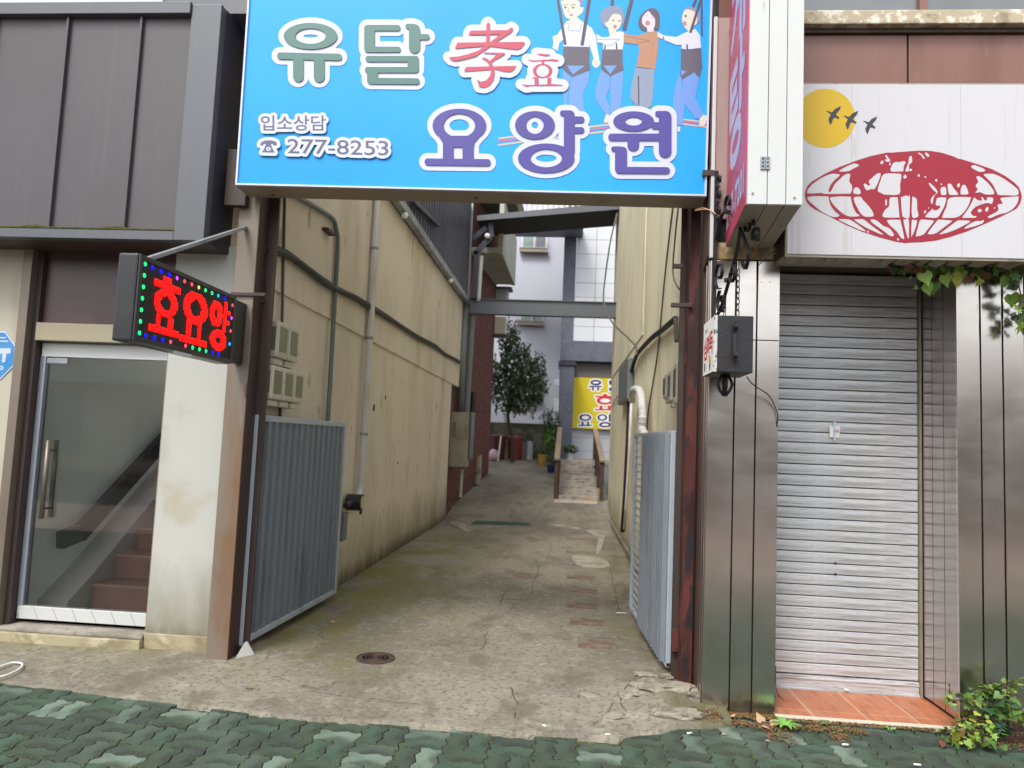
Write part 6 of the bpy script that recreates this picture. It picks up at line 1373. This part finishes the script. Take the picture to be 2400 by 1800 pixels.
c = AY(1336, 1070, 20.6); e = empty('grass_pot', (c.x, 20.6, 1.12), 'white pot with a tuft of dark grass at the top of the ramp', 'plant pot'); obj('pot', lathe(bmesh.new(), [(.08, 0), (.1, .2), (.09, .2), (.01, .18)], (c.x, 20.6, 1.12), 14), m_wh, e); foliage('plant', (c.x, 20.6, 1.40), (.22, .2, .14), 260, .10, m_tree, e, 12, .1)
for k, (px, py0, py1) in enumerate(((1304, 890, 905), (1303, 935, 965))):
    a, c = AY(px-6, py0, 21.1), AY(px+6, py1, 21.1); w2 = tag(obj('wall_lamp', B(a.x, c.x, 21.0, 21.1, c.z, a.z, bev=.02), m_wh), ('small white lamp' if k == 0 else 'long white box lamp')+' fixed to the left edge of the granite pillar', 'lamp')

# ================================================================== IVY, WEEDS, LITTER
def leaf_mesh(kind):
    sh = [[(0, 0), (.30, -.16), (.52, .10), (.44, .42), (.18, .70), (0, 1.06), (-.18, .70), (-.44, .42), (-.52, .10), (-.30, -.16)],
          [(0, 0), (.22, -.14), (.56, .04), (.32, .30), (.56, .62), (.22, .60), (0, 1.1), (-.22, .60), (-.56, .62), (-.32, .30), (-.56, .04), (-.22, -.14)]][kind]
    b = bmesh.new(); c = b.verts.new((0, .32, .05)); vs = [b.verts.new((x, y, -.10*abs(x)-.10*max(0, y-.5)**2+.02*math.sin(9*y))) for x, y in sh]
    for i in range(len(vs)): b.faces.new((c, vs[i], vs[(i+1) % len(vs)]))
    me = bpy.data.meshes.new('leaf'); b.to_mesh(me); b.free()
    for p in me.polygons: p.use_smooth = True
    return me
LM = []
for k in (0, 1):
    for m in m_leafs:
        me = leaf_mesh(k); me.materials.append(m); LM.append(me)
def leaf(parent, p, size, yaw, pitch, roll, mi, kind=0):
    o = bpy.data.objects.new('leaf', LM[kind*5+mi]); COL.objects.link(o); o.parent = parent
    o.matrix_parent_inverse = Matrix.Translation(parent['base']).inverted(); o.location = p; o.scale = (size,)*3
    o.rotation_euler = (pitch, roll, yaw); return o
random.seed(21)
iv = empty('ivy', (2.6, 4.35, 2.6), 'ivy hanging from behind the underside of the globe sign, heart shaped green leaves', 'ivy')
b = bmesh.new(); tube(b, smooth_path([AY(2100, 618, 4.4), AY(2160, 612, 4.36), AY(2240, 616, 4.38), AY(2330, 620, 4.36), AY(2400, 640, 4.36), AY(2450, 660, 4.36)], 5), .006, 6)
tube(b, smooth_path([AY(2375, 630, 4.36), AY(2392, 690, 4.36), AY(2388, 740, 4.38), AY(2396, 780, 4.38)], 5), .004, 6); obj('stem', b, m_stem, iv)
# hanging leaves: tip points down, face to the street
def hang(px, py, s, mi, y=4.36, yaw=0, kind=0, tilt=0):
    p = AY(px, py, y+random.uniform(-.05, .05)); return leaf(iv, p, s, yaw, R_(-90+random.uniform(-14, 22)), R_(180)+tilt if 0 else 0, mi, kind)
def hang2(px, py, s, mi, y=4.36, kind=0):
    p = AY(px, py, y+random.uniform(-.03, .03)); o = leaf(iv, p, s, random.gauss(0, .45), R_(-90)+random.gauss(.25, .3), random.gauss(0, .4), mi, kind)
    o.rotation_mode = 'XYZ'; return o
for px, py, s, mi in ((2165, 641, .066, 0), (2172, 666, .062, 0), (2214, 645, .062, 0), (2206, 622, .045, 0), (2176, 626, .06, 1), (2234, 640, .062, 3), (2244, 650, .05, 3), (2190, 664, .058, 1), (2134, 648, .028, 0), (2150, 672, .022, 1), (2098, 628, .030, 2), (2120, 626, .03, 1), (2272, 650, .04, 4), (2290, 632, .055, 1), (2312, 638, .05, 4), (2335, 632, .04, 0),
                       (2360, 650, .055, 0), (2375, 640, .05, 1), (2380, 665, .06, 2), (2370, 690, .068, 0), (2390, 690, .07, 0), (2384, 716, .045, 0), (2396, 735, .04, 2), (2394, 760, .05, 0), (2300, 655, .04, 3), (2262, 628, .05, 2)):
    hang2(px, py, s*1.25, mi, kind=0 if s > .05 else random.choice((0, 1)))
lf = leaf(iv, AY(2132, 622, 4.34), .05, .3, R_(-50), .2, 4)
for _ in range(150):
    px = random.uniform(2085, 2440); py = 612+random.random()**1.5*(30 if px > 2150 else 18); hang2(px, py, random.uniform(.03, .055), random.choices(range(5), (5, 7, 5, 3, 3))[0], 4.40, random.choice((0, 1)))
for _ in range(26): hang2(random.uniform(2372, 2420), random.uniform(640, 780), random.uniform(.025, .05), random.choices(range(5), (4, 4, 4, 1, 0))[0], 4.40, 0)
# ground ivy
gi = empty('ground_ivy', (2.75, 4.40, 0), 'tangled bush of small leaved ivy at the foot of the right steel panels', 'ivy')
random.seed(33)
def sprig(pts, n, smin, smax, mats_, spread=.02):
    P_ = smooth_path(pts, 6); b = bmesh.new(); tube(b, P_, .0028, 5); obj('stem', b, m_stem, gi)
    for k in range(n):
        p = P_[int(random.random()*(len(P_)-1))]+Vector([random.gauss(0, spread) for _ in range(3)]); p.z = max(p.z, .012)
        leaf(gi, p, random.uniform(smin, smax), random.uniform(-3.1, 3.1), R_(random.uniform(-75, 10)), random.gauss(0, .4), random.choices(range(5), mats_)[0], random.choice((0, 1)))
g_ = lambda px, py, y: AY(px, py, y)
sprig([g_(2222, 1642, 4.42), g_(2250, 1640, 4.38), g_(2290, 1628, 4.36), g_(2330, 1622, 4.34), g_(2380, 1640, 4.32)], 85, .022, .042, (7, 5, 2, 2, 1))
sprig([g_(2280, 1640, 4.36), g_(2300, 1618, 4.34), g_(2345, 1610, 4.34), g_(2395, 1600, 4.34)], 60, .022, .042, (7, 5, 1, 2, 1))
sprig([g_(2335, 1640, 4.30), g_(2370, 1660, 4.26), g_(2400, 1680, 4.22), g_(2440, 1690, 4.2)], 60, .03, .06, (5, 5, 2, 1, 0), .03)
sprig([g_(2330, 1660, 4.30), g_(2345, 1690, 4.26), g_(2350, 1700, 4.24)], 16, .05, .08, (0, 1, 8, 0, 0))
sprig([g_(2225, 1720, 4.20), g_(2260, 1715, 4.20), g_(2300, 1720, 4.18), g_(2335, 1728, 4.16)], 110, .02, .042, (6, 5, 1, 3, 1), .03)
sprig([g_(2245, 1700, 4.3), g_(2280, 1690, 4.3), g_(2310, 1690, 4.28)], 60, .02, .042, (5, 4, 2, 3, 2), .03)
sprig([g_(2224, 1600, 4.49), g_(2226, 1625, 4.48), g_(2222, 1650, 4.46)], 14, .012, .022, (3, 2, 0, 4, 0), .006)
p = g_(2247, 1715, 4.15); leaf(gi, p, .09, .5, R_(-70), .2, 3); leaf(gi, g_(2368, 1655, 4.25), .035, .2, R_(-80), 0, 3)
b = bmesh.new()
for _ in range(60):
    a = Vector((random.uniform(2.42, 2.95), random.uniform(4.28, 4.46), random.uniform(.0, .02))); d = Vector((random.gauss(0, .08), random.gauss(0, .03), random.uniform(.03, .20)))
    tube(b, smooth_path([a, a+d*.5+Vector((random.gauss(0, .02), 0, 0)), a+d], 3), .0018, 4)
tag(obj('twigs', b, m_stem, gi), kind='stuff')
b = bmesh.new()
for i in range(24):
    for j in range(9):
        pass
for k in range(9): 
    l = lump(2.45+.07*k, 4.36+.03*math.sin(k), -.01, .08, .10, .03, k*2.7); me_ = bpy.data.meshes.new('t'); l.to_mesh(me_); l.free(); b.from_mesh(me_); bpy.data.meshes.remove(me_)
tag(obj('soil_heap', b, mat('dark leaf soil', s2l(74, 56, 44), .95, layers=[(s2l(110, 86, 66), (30, 30, 30), 7, .5, .65, .7)], bump=((60, 60, 60), .8, .01)), gi), kind='stuff')
# moss, crumbs and small plants along the foot of the panels
random.seed(8)
b = bmesh.new(); b2 = bmesh.new(); b3 = bmesh.new()
def crumb(bm, x, y, z, s):
    q = Matrix.Rotation(random.uniform(0, 6.3), 3, 'Z') @ Matrix.Rotation(random.uniform(-1.2, 1.2), 3, 'X')
    bm.faces.new([bm.verts.new(Vector((x, y, z+s*.3))+q @ Vector(t)*s) for t in ((-.5, -.3, 0), (.5, -.35, .1), (.45, .4, 0), (-.4, .35, .12))])
def scatter(x0, x1, yf, n, w_=.03):
    for _ in range(n):
        x = random.uniform(x0, x1); y = yf(x)+random.gauss(0, w_); z = .004 if x > .95 else max(.003, alley_h(x, y)); crumb(random.choice((b, b, b2, b3)), x, y, z, random.uniform(.004, .013))
scatter(.95, 1.33, lambda x: 4.42, 2300, .022); scatter(.90, 1.75, lambda x: 4.30-.01*x+.02*math.sin(9*x), 2200, .022); scatter(1.3, 2.4, lambda x: 4.395, 1700, .016); scatter(.8, 1.0, lambda x: 4.30, 500, .04); scatter(1.5, 1.62, lambda x: 4.2, 250, .03); scatter(1.15, 1.3, lambda x: 4.15, 300, .05); scatter(2.2, 2.9, lambda x: 4.25, 900, .05)
tag(obj('moss_crumbs', b, mat('olive moss crumbs', s2l(104, 100, 50), .95)), kind='stuff'); tag(obj('dry_crumbs', b2, mat('brown leaf crumbs', s2l(122, 92, 66), .95)), kind='stuff'); tag(obj('red_crumbs', b3, mat('reddish sedum', s2l(120, 66, 60), .9)), kind='stuff')
b = bmesh.new()
for _ in range(5200):     # moss in the paver joints
    x = random.uniform(-2.9, 2.6); y = random.uniform(3.1, 4.0)
    u = (x*math.cos(-ROT)-(y-3.55)*math.sin(-ROT)); v = (x*math.sin(-ROT)+(y-3.55)*math.cos(-ROT))
    # keep near the lattice of joints
    gu, gv = round(u/(2*MOD)-.5)+.5, round(v/(2*MOD)-.5)+.5
    if random.random() < .5: u = gu*2*MOD+random.gauss(0, .004)
    else: v = gv*2*MOD+random.gauss(0, .004)
    if noise.noise(Vector((x*1.4, y*1.4, 0))) < -.05: continue
    x, y = u*math.cos(ROT)-v*math.sin(ROT), 3.55+u*math.sin(ROT)+v*math.cos(ROT)
    if y > front(x)-.01 and x < 1: continue
    crumb(b, x, y, -.006, random.uniform(.004, .009))
tag(obj('joint_moss', b, mat('yellow green joint moss', s2l(88, 94, 44), .95)), kind='stuff')
def rosette(px, py, n, L_len, label, m, seed):
    random.seed(seed); c = AZ(px, py, .005); e = empty('weed', (c.x, c.y, .0), label, 'weed')
    for k in range(n):
        a = 2*math.pi*k/n+random.gauss(0, .15); l = L_len*random.uniform(.7, 1.15); w_ = l*.13; b = bmesh.new(); d = Vector((math.cos(a), math.sin(a), 0)); s_ = Vector((-d.y, d.x, 0)); rows = []
        for t, ww in ((0, .25), (.25, .7), (.5, 1.0), (.75, .8), (1, .05)):
            p = Vector((c.x, c.y, .008))+d*l*t+Vector((0, 0, l*(.34*math.sin(t*2.4)))); rows.append([b.verts.new(p+s_*w_*ww+Vector((0, 0, .12*w_))), b.verts.new(p), b.verts.new(p-s_*w_*ww+Vector((0, 0, .12*w_)))])
        for i in range(4):
            for j in (0, 1): b.faces.new((rows[i][j], rows[i][j+1], rows[i+1][j+1], rows[i+1][j]))
        obj('leaf', b, m, e, smooth=True)
m_weed = mat('fresh weed leaf', s2l(108, 160, 72), .5, layers=[(s2l(80, 130, 56), (20, 20, 20), 5, .5, .65, .6)])
rosette(1840, 1706, 13, .085, 'green rosette weed with long leaves at the corner of the steel pier', m_weed, 3)
rosette(1502, 1690, 12, .030, 'tiny pale green rosette weed growing among the broken concrete', m_weed, 4)
rosette(1930, 1700, 9, .05, 'low flat weed in front of the tile threshold, nearest the steel pier', mat('dull weed leaf', s2l(100, 112, 62), .6), 5)
rosette(2085, 1712, 8, .04, 'low flat weed in front of the tile threshold, below the shutter middle', m_weed, 6)
rosette(585, 1615, 6, .05, 'thin grassy weed in a crack of the light concrete left of the alley', mat('grassy weed leaf', s2l(110, 120, 70), .6), 7)
# litter
def butt(px, py, ang, L_len, label):
    c = AZ(px, py, .012); b = bmesh.new(); d = Vector((math.cos(ang), math.sin(ang), 0))*L_len/2; tube(b, [c-d, c+d], .005, 8); tag(obj('cigarette_end', b, m_whitep, smooth=True), label, 'litter', 'white cigarette ends on the ground')
butt(1275, 1700, -.5, .03, 'white cigarette end on the edge of the alley concrete'); butt(1424, 1721, 0, .03, 'white cigarette end on the pavers below the broken concrete'); butt(1616, 1718, .4, .03, 'white cigarette end near the reddish moss at the foot of the steel pier')
butt(1981, 1745, .05, .034, 'white cigarette end on the pavers in front of the tile threshold'); butt(2150, 1792, -.1, .034, 'white cigarette end at the bottom edge of the paving'); butt(2094, 1707, .3, .025, 'white cigarette end against the threshold nosing')
c = AZ(1456, 1440, 0); b = bmesh.new(); prism(b, [(c.x-.05, c.y-.02, .012), (c.x+.05, c.y-.01, .014), (c.x+.04, c.y+.02, .012), (c.x-.03, c.y+.02, .014)], (0, 0, .002)); tag(obj('paper_scrap', b, m_whitep), 'white scrap of paper on the mossy floor beside the right gate', 'litter')
random.seed(2)
m_dl = mat('dead leaf', s2l(176, 144, 112), .8, layers=[(s2l(150, 112, 84), (30, 30, 30), 5, .5, .65, .6)])
dlm = leaf_mesh(0); dlm.materials.append(m_dl)
for px, py, s, lab in ((1786, 1690, .055, 'large dry tan leaf curled at the foot of the steel pier'), (1806, 1694, .05, 'pale dry leaf under the green rosette weed'), (1790, 1700, .045, 'cream dry leaf on the moss at the pier foot'), (1722, 1676, .035, 'small brown dry leaf against the steel panel'), (778, 1455, .04, 'reddish brown dry leaf on the alley floor near the left gate'), (1590, 1600, .03, 'tiny dry leaf at the foot of the rusty red post')):
    c = AZ(px, py, .02); o = bpy.data.objects.new('dry_leaf', dlm); COL.objects.link(o); o.location = c; o.scale = (s,)*3; o.rotation_euler = (random.gauss(0, .3), random.gauss(0, .3), random.uniform(0, 6.3)); tag(o, lab, 'leaf')
for k, (px, py, r) in enumerate(((1698, 1722, .013), (1704, 1690, .011), (1800, 1738, .011), (1355, 1665, .02))):
    c = AZ(px, py, 0); tag(obj('pebble', lump(c.x, c.y, .004, r, r*.7, r*.6, k), m_rock), ('grey pebble on the moss line left of the rosette weed', 'bluish pebble close to the foot of the steel panels', 'small tan pebble on the pavers below the rosette weed', 'flat pale stone on the cracked slab at the alley mouth')[k], 'pebble')
b = bmesh.new(); tube(b, smooth_path([AZ(-20, 1590, .03), AZ(15, 1582, .035), AZ(45, 1568, .035), AZ(52, 1556, .035), AZ(30, 1553, .035), AZ(0, 1562, .035), AZ(-20, 1570, .03)], 6), .006, 6)
tag(obj('coiled_cable', b, m_whitep, smooth=True), 'loop of white cable lying on the step at the far left', 'cable')
